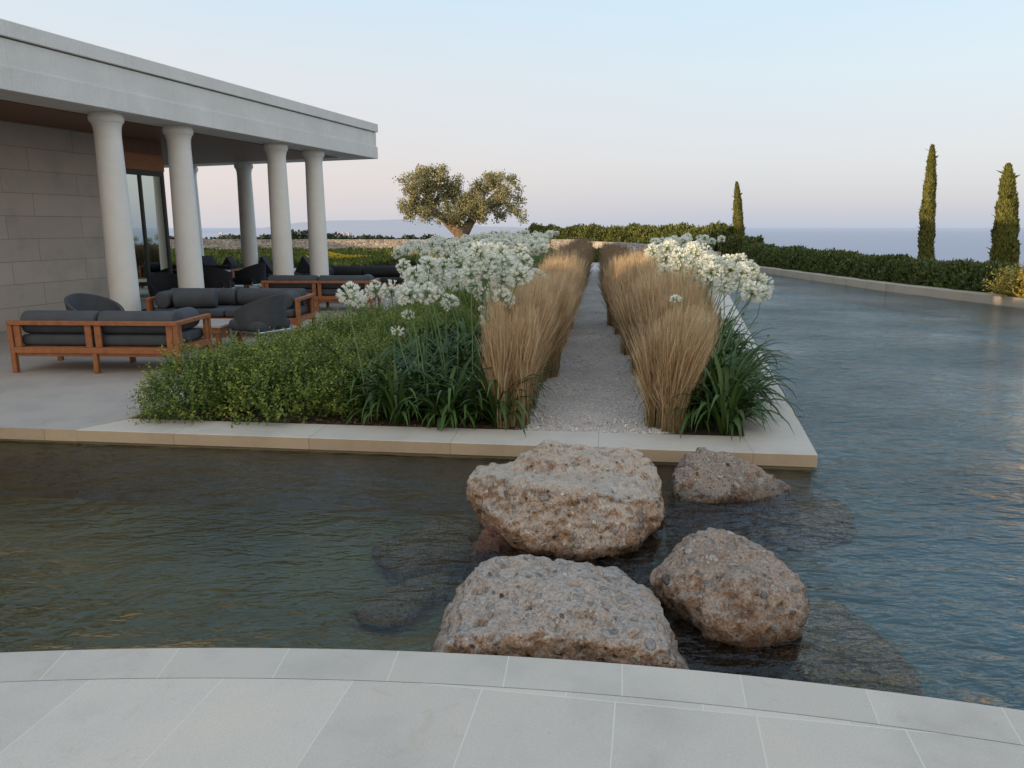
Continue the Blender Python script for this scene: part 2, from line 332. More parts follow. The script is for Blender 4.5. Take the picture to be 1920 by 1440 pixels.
class MB:
    def __init__(s): s.v = []; s.f = []; s.mi = []
    def add(s, vs, fs, mi=0):
        b = len(s.v); s.v += [tuple(v) for v in vs]; s.f += [tuple(b + i for i in f) for f in fs]; s.mi += [mi] * len(fs); return s
    def box(s, c, d, rz=0, mi=0):
        cx, cy, cz = c; a, b, h = d[0] / 2, d[1] / 2, d[2] / 2; cs, sn = math.cos(rz), math.sin(rz)
        vs = [(cx + x * cs - y * sn, cy + x * sn + y * cs, cz + z) for z in (-h, h) for x, y in ((-a, -b), (a, -b), (a, b), (-a, b))]
        return s.add(vs, [(3, 2, 1, 0), (4, 5, 6, 7), (0, 1, 5, 4), (1, 2, 6, 5), (2, 3, 7, 6), (3, 0, 4, 7)], mi)
    def prism(s, poly, z0, z1, mi=0, mside=None):
        n = len(poly); area = sum(poly[i][0] * poly[(i + 1) % n][1] - poly[(i + 1) % n][0] * poly[i][1] for i in range(n))
        if area < 0: poly = poly[::-1]
        s.add([(x, y, z0) for x, y in poly] + [(x, y, z1) for x, y in poly], [])
        b = len(s.v) - 2 * n
        s.f.append(tuple(b + n + i for i in range(n))); s.mi.append(mi)
        s.f.append(tuple(b + i for i in reversed(range(n)))); s.mi.append(mi)
        for i in range(n):
            j = (i + 1) % n; s.f.append((b + i, b + j, b + n + j, b + n + i)); s.mi.append(mi if mside is None else mside)
        return s
    def tube(s, pts, rad, seg=8, cap=True, mi=0):
        pts = [Vector(p) for p in pts]; rings = []
        for i, p in enumerate(pts):
            t = (pts[min(i + 1, len(pts) - 1)] - pts[max(i - 1, 0)]).normalized()
            a = t.cross(Vector((0, 0, 1)) if abs(t.z) < .9 else Vector((1, 0, 0))).normalized(); b = t.cross(a)
            r = rad[i] if hasattr(rad, '__len__') else rad
            rings.append([p + a * r * math.cos(2 * math.pi * k / seg) + b * r * math.sin(2 * math.pi * k / seg) for k in range(seg)])
        vs = [v for r in rings for v in r]; fs = []
        for i in range(len(rings) - 1):
            for k in range(seg):
                fs.append((i * seg + k, i * seg + (k + 1) % seg, (i + 1) * seg + (k + 1) % seg, (i + 1) * seg + k))
        if cap: fs += [tuple(range(seg)), tuple((len(rings) - 1) * seg + k for k in reversed(range(seg)))]
        return s.add(vs, fs, mi)
    def lathe(s, prof, seg=32, c=(0, 0, 0), mi=0):
        vs = [(c[0] + r * math.cos(2 * math.pi * k / seg), c[1] + r * math.sin(2 * math.pi * k / seg), c[2] + z) for r, z in prof for k in range(seg)]
        fs = [(i * seg + k, i * seg + (k + 1) % seg, (i + 1) * seg + (k + 1) % seg, (i + 1) * seg + k) for i in range(len(prof) - 1) for k in range(seg)]
        fs += [tuple(reversed(range(seg))), tuple((len(prof) - 1) * seg + k for k in range(seg))]
        return s.add(vs, fs, mi)
    def mesh(s, name, mats, bevel=0, bseg=2, smooth=False, fix=True):
        me = bpy.data.meshes.new(name); me.from_pydata(s.v, [], s.f)
        for m in (mats if isinstance(mats, (list, tuple)) else [mats]): me.materials.append(m)
        me.polygons.foreach_set('material_index', s.mi)
        bm = bmesh.new(); bm.from_mesh(me)
        if bevel: bmesh.ops.bevel(bm, geom=bm.edges[:], offset=bevel, segments=bseg, affect='EDGES', profile=.5)
        if fix: bmesh.ops.recalc_face_normals(bm, faces=bm.faces[:])
        bm.to_mesh(me); bm.free()
        if smooth:
            for p in me.polygons: p.use_smooth = True
            try: me.set_sharp_from_angle(angle=R(40))
            except Exception: pass
        return me
    def build(s, name, mats, parent=None, loc=(0, 0, 0), **kw):
        return link(name, s.mesh(name, mats, **kw), parent, loc)

def uv_planar(me, fn):
    uvl = me.uv_layers.new(name='UVMap'); co = [v.co for v in me.vertices]
    for l in me.loops: uvl.data[l.index].uv = fn(co[l.vertex_index])

def quads_cloud(pos, dirs, nrm, L, W, tip, name, material, taper=.35):
    """leaf = kite: base, two sides, tip. pos base (n,3), dirs unit, nrm unit"""
    n = len(pos); side = np.cross(dirs, nrm); side /= np.linalg.norm(side, axis=1, keepdims=True) + 1e-9
    L = L.reshape(-1, 1); W = W.reshape(-1, 1)
    V = np.empty((n, 4, 3), np.float32)
    V[:, 0] = pos; V[:, 1] = pos + dirs * L * .45 + side * W; V[:, 2] = pos + dirs * L; V[:, 3] = pos + dirs * L * .45 - side * W
    F = np.arange(n * 4).reshape(n, 4)
    return mesh_np(name, V.reshape(-1, 3), F, material, np.repeat(tip, 4))
def unit(a): return a / (np.linalg.norm(a, axis=1, keepdims=True) + 1e-9)
def rnd_dirs(n, r=rng): return unit(r.normal(size=(n, 3)))

def ribbons(base, pts_fn, n, seg, width, name, material, tipv=None):
    pass

# ------------------------------------------------------------------ setting geometry
U = Vector((.2877, .9577, 0)); NU = Vector((.9577, -.2877, 0))
def pc(Y): return .68 + .1125 * (Y - 6)                  # path centre
def front_in(X): return 5.83 - .110 * (X - 1.87)         # inner edge of the front coping
def front_out(X): return 5.33 - .119 * (X - 2.26)
def right_out(Y): return 2.26 + .233 * (Y - 5.33)
def right_in(Y): return right_out(Y) - .47
def bed_left(Y): return -3.45 + .25 * (Y - 6.3)
def kerb_x(Y): return float(np.interp(Y, [-5, 17, 18.5, 21.5, 30, 38], [13.6, 11.32, 11.02, 10.45, 9.80, 9.25]))
ZW = -.125

# foreground terrace with its curved edge
CX, CY, RO = -1.15, -8.27, 11.0
RI = RO - .205
def arc(r, a0, a1, n): return [(CX + r * math.sin(a0 + (a1 - a0) * i / n), CY + r * math.cos(a0 + (a1 - a0) * i / n)) for i in range(n + 1)]
mb = MB(); ao = arc(RO, R(-75), R(75), 400); ai = arc(RI + .0006, R(-75), R(75), 400); n_ = len(ao)
mb.add([(x, y, 0) for x, y in ao] + [(x, y, 0) for x, y in ai] + [(x, y, -.09) for x, y in ao] + [(x, y, -.09) for x, y in ai],
       [(i, n_ + i, n_ + i + 1, i + 1) for i in range(n_ - 1)] + [(i, i + 1, 2 * n_ + i + 1, 2 * n_ + i) for i in range(n_ - 1)] + [(2 * n_ + i, 2 * n_ + i + 1, 3 * n_ + i + 1, 3 * n_ + i) for i in range(n_ - 1)])
me = mb.mesh('terrace_coping', [M['coping_near']], fix=True)
uv_planar(me, lambda c: (math.atan2(c.x - CX, c.y - CY) * RO + .18, (Vector((c.x - CX, c.y - CY)).length - RI) + 1))
tag(link('terrace_coping', me), kind='structure')
mb = MB(); mb.prism(arc(RI, R(-75), R(75), 160), -.08, -.001)
me = mb.mesh('terrace', [M['paving']])
def _tuv(c):
    a = math.atan2(c.x - CX, c.y - CY); r = Vector((c.x - CX, c.y - CY)).length
    return (c.x + .12 + (c.y - 2.4) * -.18, c.y - .72 + c.x * .16)
uv_planar(me, _tuv); tag(link('terrace', me), kind='structure')
mb = MB(); mb.prism(arc(RO - .03, R(-75), R(75), 120), -1.0, -.0905)
tag(mb.build('terrace_foundation', [M['found']]), kind='structure')

# island: coping, deck, soil, path
XL = -26.0; YE = 36.0
d1, d2, d3, d4 = (XL, front_out(XL)), (2.26, 5.33), (right_out(YE), YE), (right_in(YE), YE)
mb = MB(); mb.prism([(-3.62, front_out(-3.62)), d2, d3, d4, (1.87, 5.83), (-3.36, front_in(-3.36))], -.10, 0, 0, 1)
me = mb.mesh('island_coping', [M['coping'], M['coping_side']], bevel=.004, bseg=1)
tag(link('island_coping', me), kind='structure')
mb = MB(); mb.prism([(XL, front_out(XL)), (-3.62, front_out(-3.62) + .001), (-3.38, front_in(-3.38)), (-3.38, 6.42), (bed_left(14), 14), (bed_left(31) - 1.5, 31), (XL, 31)], -.10, -.002, 0, 1)
tag(mb.build('deck', [M['deck'], M['coping_side']]), kind='structure')
mb = MB(); mb.prism([(XL, front_out(XL) + .03), (2.235, 5.36), (right_out(YE) - .03, YE), (XL, YE)], -1.0, -.1005)
tag(mb.build('island_foundation', [M['found']]), kind='structure')
mb = MB(); mb.prism([(-3.37, front_in(-3.37)), (1.868, 5.832), (right_in(YE), YE), (bed_left(31) - 1.5, YE), (bed_left(31) - 1.5, 31), (bed_left(14), 14), (-3.37, 6.42)], -.1, -.03)
tag(mb.build('planting_soil', [M['soil']]), kind='structure')
pl = [(pc(Y) - .56, Y) for Y in np.linspace(6.03, 36, 20)]; pr = [(pc(Y) + .54, Y) for Y in np.linspace(5.93, 36, 20)]
mb = MB(); mb.prism(pl + pr[::-1], -.029, -.012)
tag(mb.build('gravel_path', [M['gravel']]), kind='structure')
# loose stones of the gravel
n = 26000
yy = 5.95 + (rng.random(n) ** 1.7) * 9; ll = (rng.random(n) - .5) * 1.16; edge = rng.random(n) < .16
ll = np.where(edge, np.sign(ll) * (.50 + np.abs(rng.normal(size=n)) * .07), ll)
xx = .68 + .1125 * (yy - 6) + ll; ok = yy > (5.86 - .11 * (xx - 1.87)); yy = yy[ok]; xx = xx[ok]; n = len(xx)
s = (.004 + .006 * rng.random(n) ** 2); big = rng.random(n) < .03; s = np.where(big, s * 2.6, s)
oct_ = np.array([(1, 0, 0), (0, 1, 0), (-1, 0, 0), (0, -1, 0), (.2, .2, .7), (0, 0, -.6)], np.float32)
ang = rng.random(n) * 6.28; cs, sn = np.cos(ang), np.sin(ang)
V = np.empty((n, 6, 3), np.float32); asp = .6 + .4 * rng.random(n)
for k in range(6):
    ox, oy, oz = oct_[k]; V[:, k, 0] = xx + s * (ox * cs - oy * asp * sn); V[:, k, 1] = yy + s * (ox * sn + oy * asp * cs); V[:, k, 2] = -.011 + s * (oz + .3)
tri = np.array([(0, 1, 4), (1, 2, 4), (2, 3, 4), (3, 0, 4), (1, 0, 5), (2, 1, 5), (3, 2, 5), (0, 3, 5)])
F = (np.arange(n)[:, None, None] * 6 + tri[None]).reshape(-1, 3)
tag(link('gravel_stones', mesh_np('gravel_stones', V.reshape(-1, 3), F, M['pebble'])), 'loose pale grey gravel scattered over the garden path', 'gravel', kind='stuff')

# pond bed and water
mb = MB(); mb.add([(-30, -4, -.62), (14, -4, -.62), (14, 37, -.62), (-30, 37, -.62)], [(0, 1, 2, 3)])
tag(mb.build('pond_bed', [M['bed']], fix=False), kind='structure')
mb = MB(); xs = 23; ys = 21
mb.add([(-29.9, -3.9, ZW), (13.9, -3.9, ZW), (13.9, 36, ZW), (-29.9, 36, ZW)], [(0, 1, 2, 3)])
mb.v = [(-29.9, -3.9, ZW), (14.2, -3.9, ZW), (11.6, 17, ZW), (10.15, 30, ZW), (9.9, 33.5, ZW), (-29.9, 33.5, ZW)]; mb.f = [(0, 1, 2, 3, 4, 5)]
tag(mb.build('water', [M['water']], fix=False), kind='structure')
# far kerb along the pool
kx = lambda Y, o=0: (kerb_x(Y) + o, Y)
mb = MB(); mb.prism([kx(-5), kx(17), kx(18.5), kx(21.5), kx(30), kx(33.3), (8.8, 33.6), (8.6, 33.95), kx(33.7, .42), kx(30, .42), kx(21.5, .42), kx(18.5, .42), kx(17, .42), kx(-5, .42)], -.9, .09)
tag(mb.build('pool_kerb', [M['kerb']], bevel=.01, bseg=1), kind='structure')

# ground around, dropping to the sea
def gz(x, y):
    r = math.hypot(x * .9, y - 10)
    z = -.06 if r < 56 else -.06 - min(1, (r - 56) / 420) ** .8 * 92
    if x > 18: z = max(-92, z - (x - 18) * .42)
    if x < -21:                                   # unseen earth bank added to the west, heights shaped to cast shade
        h = (4.78 if (y < -2 or y > 1.2) else 4.2) if y < 2.6 else (6.9 if y < 22 else (4.0 if y < 27 else (2.7 if y < 43 else 0)))
        if 20 < y < 27: h = max(2.7, min(h, 6.9 - (y - 20) * .6))
        if -40 < y < 43 and h > 0: z += h * min(1, max(0, (-21 - x) / 4.0)) * min(1, max(0, (60 + x) / 12))
    return z
gx = sorted(set([-900, -600, -400, -280, -200, -140, -100, -80, -66, -60] + list(np.arange(-56, 57, 2.0)) + [60, 66, 80, 100, 140, 200, 280, 400, 600, 900, 1400]))
gy = sorted(set([-600, -300, -160, -100, -70, -50] + list(np.arange(-44, 73, 1.5)) + [76, 84, 100, 130, 180, 250, 350, 500, 700, 900]))
vs = []; fs = []
for j, y in enumerate(gy):
    for i, x in enumerate(gx):
        vs.append((x, y, gz(x, y)))
nx = len(gx)
def hole(x0, x1, y0, y1): return x0 >= -28.1 and x1 <= 12.1 and y0 >= -3.6 and y1 <= 31
for j in range(len(gy) - 1):
    for i in range(nx - 1):
        xm, ym = (gx[i] + gx[i + 1]) / 2, (gy[j] + gy[j + 1]) / 2
        if -24.2 < xm < 12.5 and -4 < ym < 33.2: continue          # the pool and terrace stand here
        a = j * nx + i; fs.append((a, a + 1, a + nx + 1, a + nx))
tag(link('ground', mesh_np('ground', vs, fs, M['ground'])), kind='structure')
mb = MB(); mb.prism([kx(-8, .41), kx(17, .41), kx(21.5, .41), kx(30, .41), kx(36, .41), (14.5, 36), (14.5, -8)], -.3, .03)
mb.prism([(right_out(33.8) - 4, 36.0005), (kerb_x(36) + .41, 36.0005), (kerb_x(36) + .41, 38), (-4, 38), (-4, 36.0005)], -.3, -.0355)
tag(mb.build('hedge_soil', [M['soil']]), kind='structure')
S = 60000
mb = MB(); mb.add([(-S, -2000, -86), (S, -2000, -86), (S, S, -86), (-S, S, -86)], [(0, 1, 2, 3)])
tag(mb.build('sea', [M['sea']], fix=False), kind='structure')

# hills far left
def ridge(name, D, pts, zb=-90, thick=1500):
    px = np.linspace(pts[0][0], pts[-1][0], 260); py = np.interp(px, [p[0] for p in pts], [p[1] for p in pts])
    vs = []; fs = []
    for k, (a, b) in enumerate(zip(px, py)):
        b2 = b + 1.1 * mnoise.fractal(Vector((a * .03, D * .001, 0)), 1, 2, 5)
        p = P(a, b2, D); vs += [(p.x, D - thick * .6, zb), (p.x, D - thick * .3, zb + (p.z - zb) * .6), (p.x, D, p.z), (p.x, D + thick, zb)]
    for k in range(len(px) - 1):
        for j in range(3): fs.append((4 * k + j, 4 * k + 4 + j, 4 * k + 5 + j, 4 * k + 1 + j))
    return tag(link(name, mesh_np(name, vs, fs, M['hill'], smooth=True)), kind='structure')
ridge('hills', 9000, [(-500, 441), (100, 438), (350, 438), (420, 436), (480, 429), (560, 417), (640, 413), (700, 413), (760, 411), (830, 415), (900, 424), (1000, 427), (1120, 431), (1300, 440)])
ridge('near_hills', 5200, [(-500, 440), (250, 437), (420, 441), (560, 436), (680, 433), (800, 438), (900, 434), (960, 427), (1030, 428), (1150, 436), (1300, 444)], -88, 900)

# ------------------------------------------------------------------ pavilion
B0 = Vector((-3.33, 19.46, 0)); B1 = B0 - U * 13.5
EW = Vector((-.915, .403, 0))                                       # line of the north end
WB = 13.0
pav = empty('pavilion', (-8.3, 13.5, 0), 0, 'long white flat-roofed pavilion with round columns beside the deck', 'pavilion')
PL = pav.location.copy()
def pv(mb, name, mats, par=pav, **kw):
    l = PL if par is pav else Vector((0, 0, 0))
    mb.v = [(x - PL.x, y - PL.y, z - PL.z) for x, y, z in mb.v]
    return mb.build(name, mats, par, **kw)
def roofpoly(off, s_end=0):
    c = B0 + NU * off + U * off; a = B1 + NU * off - U * off
    c2 = c + EW * WB; a2 = a - NU * WB
    return [(a.x, a.y), (c.x, c.y), (c2.x, c2.y), (a2.x, a2.y)]
HC = 3.30
def ring(o_out, o_in):    # frame-shaped roof band pieces so the timber ceiling shows inside
    a = roofpoly(o_out); b = roofpoly(o_in); return [[a[i], a[(i + 1) % 4], b[(i + 1) % 4], b[i]] for i in range(4)]
mb = MB()
mb.prism(roofpoly(0), HC, 3.585); pv(mb, 'beam', [M['white']], bevel=.008, bseg=2)
mb = MB(); mb.prism(roofpoly(-.025), 3.587, 3.915); pv(mb, 'entablature', [M['white']], bevel=.004, bseg=1)
mb = MB(); mb.prism(roofpoly(-.065), 3.917, 3.929); pv(mb, 'shadow_groove', [M['frame']])
mb = MB(); mb.prism(roofpoly(.018), 3.931, 4.125); pv(mb, 'cornice', [M['white']], bevel=.01, bseg=2)
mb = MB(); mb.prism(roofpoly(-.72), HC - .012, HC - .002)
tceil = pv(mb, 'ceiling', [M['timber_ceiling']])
# columns
def column_at(x, y):
    q = .846; prof = [(r * q, z * HC / 3.6) for r, z in [(.25, 0), (.252, .3), (.25, .9), (.243, 1.6), (.233, 2.4), (.222, 3.1), (.220, 3.2)]]
    cap = [(r * q, z * HC / 3.6) for r, z in [(.2198, 3.2005), (.221, 3.30), (.228, 3.37), (.245, 3.43), (.262, 3.458), (.276, 3.462), (.276, 3.475), (.284, 3.485), (.288, 3.52), (.284, 3.555), (.272, 3.575), (.262, 3.5995)]]
    mb = MB(); mb.lathe(prof, 40, (0, 0, 0)); c = mb.build('column', [M['column']], pav, (x - PL.x, y - PL.y, 0), smooth=True)
    mb = MB(); mb.lathe(cap, 40, (0, 0, 0)); mb.build('capital', [M['column']], c, smooth=True)
    return c
for x, y in ((-6.06, 11.80), (-5.64, 13.30), (-4.82, 16.01), (-4.41, 17.38), (-7.17, 20.85), (-9.05, 21.85), (-7.1, 8.4)): column_at(x, y)
# room: walls, door glass
W0 = Vector((-8.17, 11.92, 0)); def_w = lambda k: W0 + U * k
def wallseg(name, a, b, z0, z1, m, t=.28, out=0.0):
    o = NU * out; p = [a + o, b + o, b - NU * t, a - NU * t]
    mb = MB(); mb.prism([(q.x, q.y) for q in p], z0, z1)
    mb.v = [(x - PL.x, y - PL.y, z) for x, y, z in mb.v]
    me = mb.mesh(name, m)
    uv_planar(me, lambda c: ((Vector((c.x + PL.x, c.y + PL.y, 0)) - W0).dot(U) + (c.x + PL.x) * .0 + .55, c.z + .0022))
    return link(name, me, pav)
wallseg('stone_wall', def_w(0), def_w(2.86), 0, HC - .013, [M['wall']])
wallseg('door', def_w(-1.1), def_w(-.003), 0.02, 3.285, [M['header']], .1, -.04)
wallseg('stone_wall', def_w(-4.5), def_w(-1.103), 0, HC - .013, [M['wall']])
wallseg('timber_header', def_w(2.863), def_w(3.97), 2.73, 3.03, [M['header']], .2, .02)
wallseg('timber_header', def_w(2.863), def_w(3.97), 3.032, HC - .013, [M['timber_ceiling']], .2)
mb = MB(); q = [def_w(3.97) - NU * .29, def_w(3.97) - NU * 9, def_w(3.72) - NU * 9, def_w(3.72) - NU * .29]
mb.prism([(a.x, a.y) for a in q], 0, HC - .013)
q = [def_w(3.718) - NU * 8.7, def_w(3.718) - NU * 9, def_w(-4.5) - NU * 9, def_w(-4.5) - NU * 8.7]; mb.prism([(a.x, a.y) for a in q], 0, HC - .013)
q = [def_w(-4.5) - NU * .285, def_w(-4.5) - NU * 8.697, def_w(-4.25) - NU * 8.697, def_w(-4.25) - NU * .285]; mb.prism([(a.x, a.y) for a in q], 0, HC - .013)
pv(mb, 'room_wall', [M['wall']])
PANE_ROT = 0.0
win = None
def fr(a, b, z0, z1, t=.06, out=.0):
    p = [def_w(a) + NU * out, def_w(b) + NU * out, def_w(b) + NU * (out - t), def_w(a) + NU * (out - t)]
    return [(q.x, q.y) for q in p], z0, z1
mb = MB()
for a, b, z0, z1 in ((2.865, 3.97, 2.63, 2.728), (2.865, 2.93, .0, 2.6295), (3.91, 3.97, .0, 2.6295), (3.30, 3.355, .0505, 2.6295), (2.9305, 3.9095, 0.003, .05)):
    pp, z0_, z1_ = fr(a, b, z0, z1, .07, .0); mb.prism(pp, z0_, z1_)
win = pv(mb, 'glass_door', [M['frame']])
for a, b in ((2.931, 3.299), (3.356, 3.909)):
    mb = MB(); pp, z0_, z1_ = fr(a, b, .051, 2.629, .012, -.028); mb.prism(pp, z0_, z1_)
    mb.v = [(x - PL.x, y - PL.y, z) for x, y, z in mb.v]; mb.build('pane', [M['glass']], win)

# ------------------------------------------------------------------ outdoor furniture
def cushion_mesh(name, dims, m, r=.05, puff=.012):
    bm = bmesh.new(); bmesh.ops.create_cube(bm, size=1)
    for v in bm.verts: v.co = Vector((v.co.x * dims[0], v.co.y * dims[1], v.co.z * dims[2]))
    bmesh.ops.bevel(bm, geom=bm.edges[:], offset=r, segments=4, affect='EDGES', profile=.5)
    me = bpy.data.meshes.new(name); bm.to_mesh(me); bm.free(); me.materials.append(m)
    for p in me.polygons: p.use_smooth = True
    return me
def bolster_mesh(name, L, r, m, seg=24):
    pr = []
    for t in np.linspace(0, 1, 7): pr.append((r * math.sin(t * math.pi / 2) * .96 + .002, .04 * (1 - math.cos(t * math.pi / 2)) * .6))
    prof = pr + [(r, .06), (r, L - .06)] + [(a, L - b) for a, b in pr[::-1]]
    mb = MB(); mb.lathe(prof, seg); me = mb.mesh(name, [m], smooth=True)
    me.transform(Matrix.Rotation(R(90), 4, 'Y')); return me         # axis along +x
def make_sofa(label, loc, rz, W=1.97, D=.86, arms=('R',), group='teak framed sofas on the deck', fab='fabric', modules=2, drop=0):
    s = empty('sofa', loc, rz, label, 'sofa', group); T = M['teak']; t = .055; H = .60
    mb = MB(); mb.box((W / 2, t / 2, H - .0225), (W, t + .02, .045)); mb.build('top_rail', [T], s, bevel=.005)
    mb = MB(); mb.box((W / 2, t / 2, .265), (W - 2 * t - .002, t, .07)); mb.build('lower_rail', [T], s, bevel=.005)
    mb = MB(); mb.box((W / 2, t / 2 + .02, .2105), (W - 2 * t - .002, t * .7, .038)); mb.build('under_rail', [T], s, bevel=.003)
    mb = MB(); mb.box((W / 2, D / 2 + .02, .285), (W - 2 * t - .01, D - 2 * t - .02, .03)); mb.build('seat_base', [T], s)
    mb = MB(); mb.box((W / 2, D - t / 2, .25), (W - 2 * t - .002, t, .10)); mb.build('front_rail', [T], s, bevel=.005)
    for k, x in enumerate((t / 2, W - t / 2)):
        for y, h in ((t / 2, H - .0455), (D - t / 2, H - .0455 if (('L', 'R')[k] in arms) else .30)):
            mb = MB(); mb.box((x, y, h / 2), (t, t, h)); mb.build('leg', [T], s, bevel=.004)
    for y in (t / 2, D - t / 2 - .06):
        mb = MB(); mb.box((W / 2, y, .1145 - .0), (t, t, .229 - .0)); mb.build('leg', [T], s, bevel=.004)
    bd = .075                      # wide upright boards of the back panels
    xs = [t + bd / 2 + .01, W / 2 - bd / 2 - .018, W / 2 + bd / 2 + .018, W - t - bd / 2 - .01]
    for x in xs:
        mb = MB(); mb.box((x, t / 2, (.3005 + H - .0455) / 2), (bd, .03, H - .0455 - .3005)); mb.build('back_board', [T], s, bevel=.003)
    for k, side in enumerate(('L', 'R')):
        if side in arms:
            x = t / 2 if side == 'L' else W - t / 2
            mb = MB(); mb.box((x, (D + t) / 2 + .005, H - .0225), (t + .012, D - t - .012, .045)); mb.build('arm_rail', [T], s, bevel=.005)
            mb = MB(); mb.box((x, D / 2, .265), (t, D - 2 * t - .002, .07)); mb.build('side_rail', [T], s, bevel=.005)
            for y in (t + bd / 2 + .004, D - t - bd / 2 - .004):
                mb = MB(); mb.box((x, y, (.3005 + H - .0455) / 2), (.03, bd, H - .0455 - .3005)); mb.build('arm_board', [T], s, bevel=.003)
    w = (W - 2 * t - .05) / modules; F = M[fab]
    for k in range(modules):
        x = t + .025 + w * (k + .5)
        link('seat_cushion', cushion_mesh('seat_cushion', (w - .008, D - t - .05, .13), F, .045), s, (x, D / 2 + t / 2, .368))
    x1 = W - t - .03
    for k in range(modules):
        o = link('back_cushion', bolster_mesh('back_cushion', w - .012, .135, F), s, (t + .03 + w * k, t + .155, .565))
        o.scale = (1, .95, 1.0)
        if drop: o.rotation_euler = (0, 0, 0)
    for side in arms:
        x = (W - t - .165) if side == 'R' else t + .165
        o = link('arm_cushion', bolster_mesh('arm_cushion', D - t - .36, .13, F), s, (x, t + .31, .562)); o.rotation_euler = (0, 0, R(90)); o.scale = (1, .95, 1.0)
    return s
make_sofa('teak framed charcoal sofa nearest the camera, seen from behind at left', (-5.76, 8.52, 0), R(-3.0), 1.99)
mid = make_sofa('charcoal sofa facing the camera with teak arms, behind the coffee table', (-3.17, 12.12, 0), R(180 - 1.5), 2.32, .86, ('L', 'R'), modules=2)
make_sofa('teak framed charcoal sofa seen from behind, just left of the white flowers', (-4.97, 14.98, 0), R(-1.5), 2.2)
make_sofa('long charcoal sofa facing the camera beyond the farther sofa, partly behind flowers', (-1.75, 19.0, 0), R(180), 2.95, .86, ('L', 'R'), fab='fabric_dark', modules=3)
make_sofa('low dark sofa beside the second column under the roof', (-8.9, 19.3, 0), R(-8), 1.9, .86, ('R',), fab='fabric_dark')
o = tag(link('bolster_cushion', bolster_mesh('bolster_cushion', .62, .15, M['fabric'])), 'round charcoal bolster lying on the seat of the middle sofa', 'cushion')
o.location = (-5.12, 11.42, .585); o.rotation_euler = (0, 0, R(10))
def table(label, loc, rz, w, d, h):
    t = empty('coffee_table', loc, rz, label, 'coffee table')
    mb = MB(); mb.box((0, 0, h - .015), (w, d, .03)); mb.build('tabletop', [M['deck']], t, bevel=.004)
    mb = MB(); mb.box((0, 0, h - .067), (w - .03, d - .03, .072)); mb.build('apron', [M['teak']], t, bevel=.004)
    for x in (-1, 1):
        for y in (-1, 1):
            mb = MB(); mb.box((x * (w / 2 - .06), y * (d / 2 - .06), (h - .104) / 2), (.06, .06, h - .104)); mb.build('leg', [M['teak']], t, bevel=.004)
    return t
table('low stone-topped coffee table with teak apron between the near sofa and middle sofa', (-4.45, 10.35, 0), R(-3), 1.2, .8, .36)
table('low stone-topped coffee table behind the farther teak sofa', (-3.7, 16.9, 0), R(-3), 1.2, .8, .36)

def make_armchair(label, loc, rz, fab='fabric', s=1.0, group='round shell armchairs on the deck'):
    """shell chair facing +x; the shell wraps the back and slopes down to the front"""
    c = empty('armchair', loc, rz, label, 'armchair', group); c.scale = (s, s, s)
    nA, nZ = 36, 8; V = []; F = []
    for layer, off in ((0, 0.0), (1, -.045)):
        for i in range(nA + 1):
            a = R(55) + (R(305) - R(55)) * i / nA           # angle around, 180 = back
            k = abs(a - math.pi) / R(125)
            top = .76 - .27 * k ** 1.7
            for j in range(nZ + 1):
                z = .34 + (top - .34) * j / nZ
                rr = (.31 + .055 * (j / nZ) ** .8 * (1 - .3 * k)) + off
                V.append((rr * math.cos(a) * 1.02, rr * math.sin(a), z + (.0 if layer == 0 else -.002 * (j == nZ))))
    n1 = (nA + 1) * (nZ + 1)
    for i in range(nA):
        for j in range(nZ):
            a = i * (nZ + 1) + j; b = a + nZ + 1
            F.append((a, b, b + 1, a + 1)); F.append((n1 + a, n1 + a + 1, n1 + b + 1, n1 + b))
        a = i * (nZ + 1) + nZ; b = a + nZ + 1; F.append((a, b, n1 + b, n1 + a))
        a = i * (nZ + 1); b = a + nZ + 1; F.append((a, n1 + a, n1 + b, b))
    for i in (0, nA):
        for j in range(nZ):
            a = i * (nZ + 1) + j; F.append((a, a + 1, n1 + a + 1, n1 + a) if i == 0 else (a, n1 + a, n1 + a + 1, a + 1))
    me = mesh_np('shell', V, F, M[fab], smooth=True)
    try: me.set_sharp_from_angle(angle=R(50))
    except Exception: pass
    link('backrest', me, c)
    link('seat', cushion_mesh('seat', (.60, .60, .15), M[fab], .06), c, (.02, 0, .355))
    mb = MB(); h = .275
    fr_ = [(-.27, -.28, h), (.27, -.28, h), (.27, .28, h), (-.27, .28, h), (-.27, -.28, h)]
    for a, b in zip(fr_[:-1], fr_[1:]): mb.tube([a, b], .012, 6)
    mb.build('seat_frame', [M['chrome']], c)
    for x in (-.27, .27):
        for y in (-.28, .28):
            mb = MB(); mb.tube([(x, y, 0), (x, y, h + .06)], .011, 6); mb.build('leg', [M['chrome']], c)
    mb = MB(); mb.tube([(-.05, -.335, .30), (-.05, -.335, .46)], .010, 6); mb.tube([(-.05, -.335, .30), (-.05, -.27, .275)], .010, 6); mb.build('support_rod', [M['chrome']], c)
    return c
make_armchair('charcoal shell armchair behind the near sofa, left of the nearest column', (-5.62, 10.15, 0), R(-25))
make_armchair('charcoal shell armchair with steel frame beside the green shrubs and coffee table', (-3.42, 10.2, 0), R(150), s=1.0)
make_armchair('charcoal shell armchair behind the left end of the farther sofa', (-4.95, 16.9, 0), R(-20))
make_armchair('dark shell chair in front of the reflecting glass door', (-6.72, 14.75, 0), R(-55), 'fabric_dark')
make_armchair('dark shell chair with its back to the camera, right of the second column', (-6.62, 16.9, 0), R(88), 'fabric_dark', 1.05)
make_armchair('dark shell chair below the lone rear column, turned to the left', (-6.35, 18.4, 0), R(160), 'fabric_dark', 1.05)
st = empty('side_table', (-7.0, 18.2, 0), 0, 'small table with a white top between the two dark chairs', 'side table')
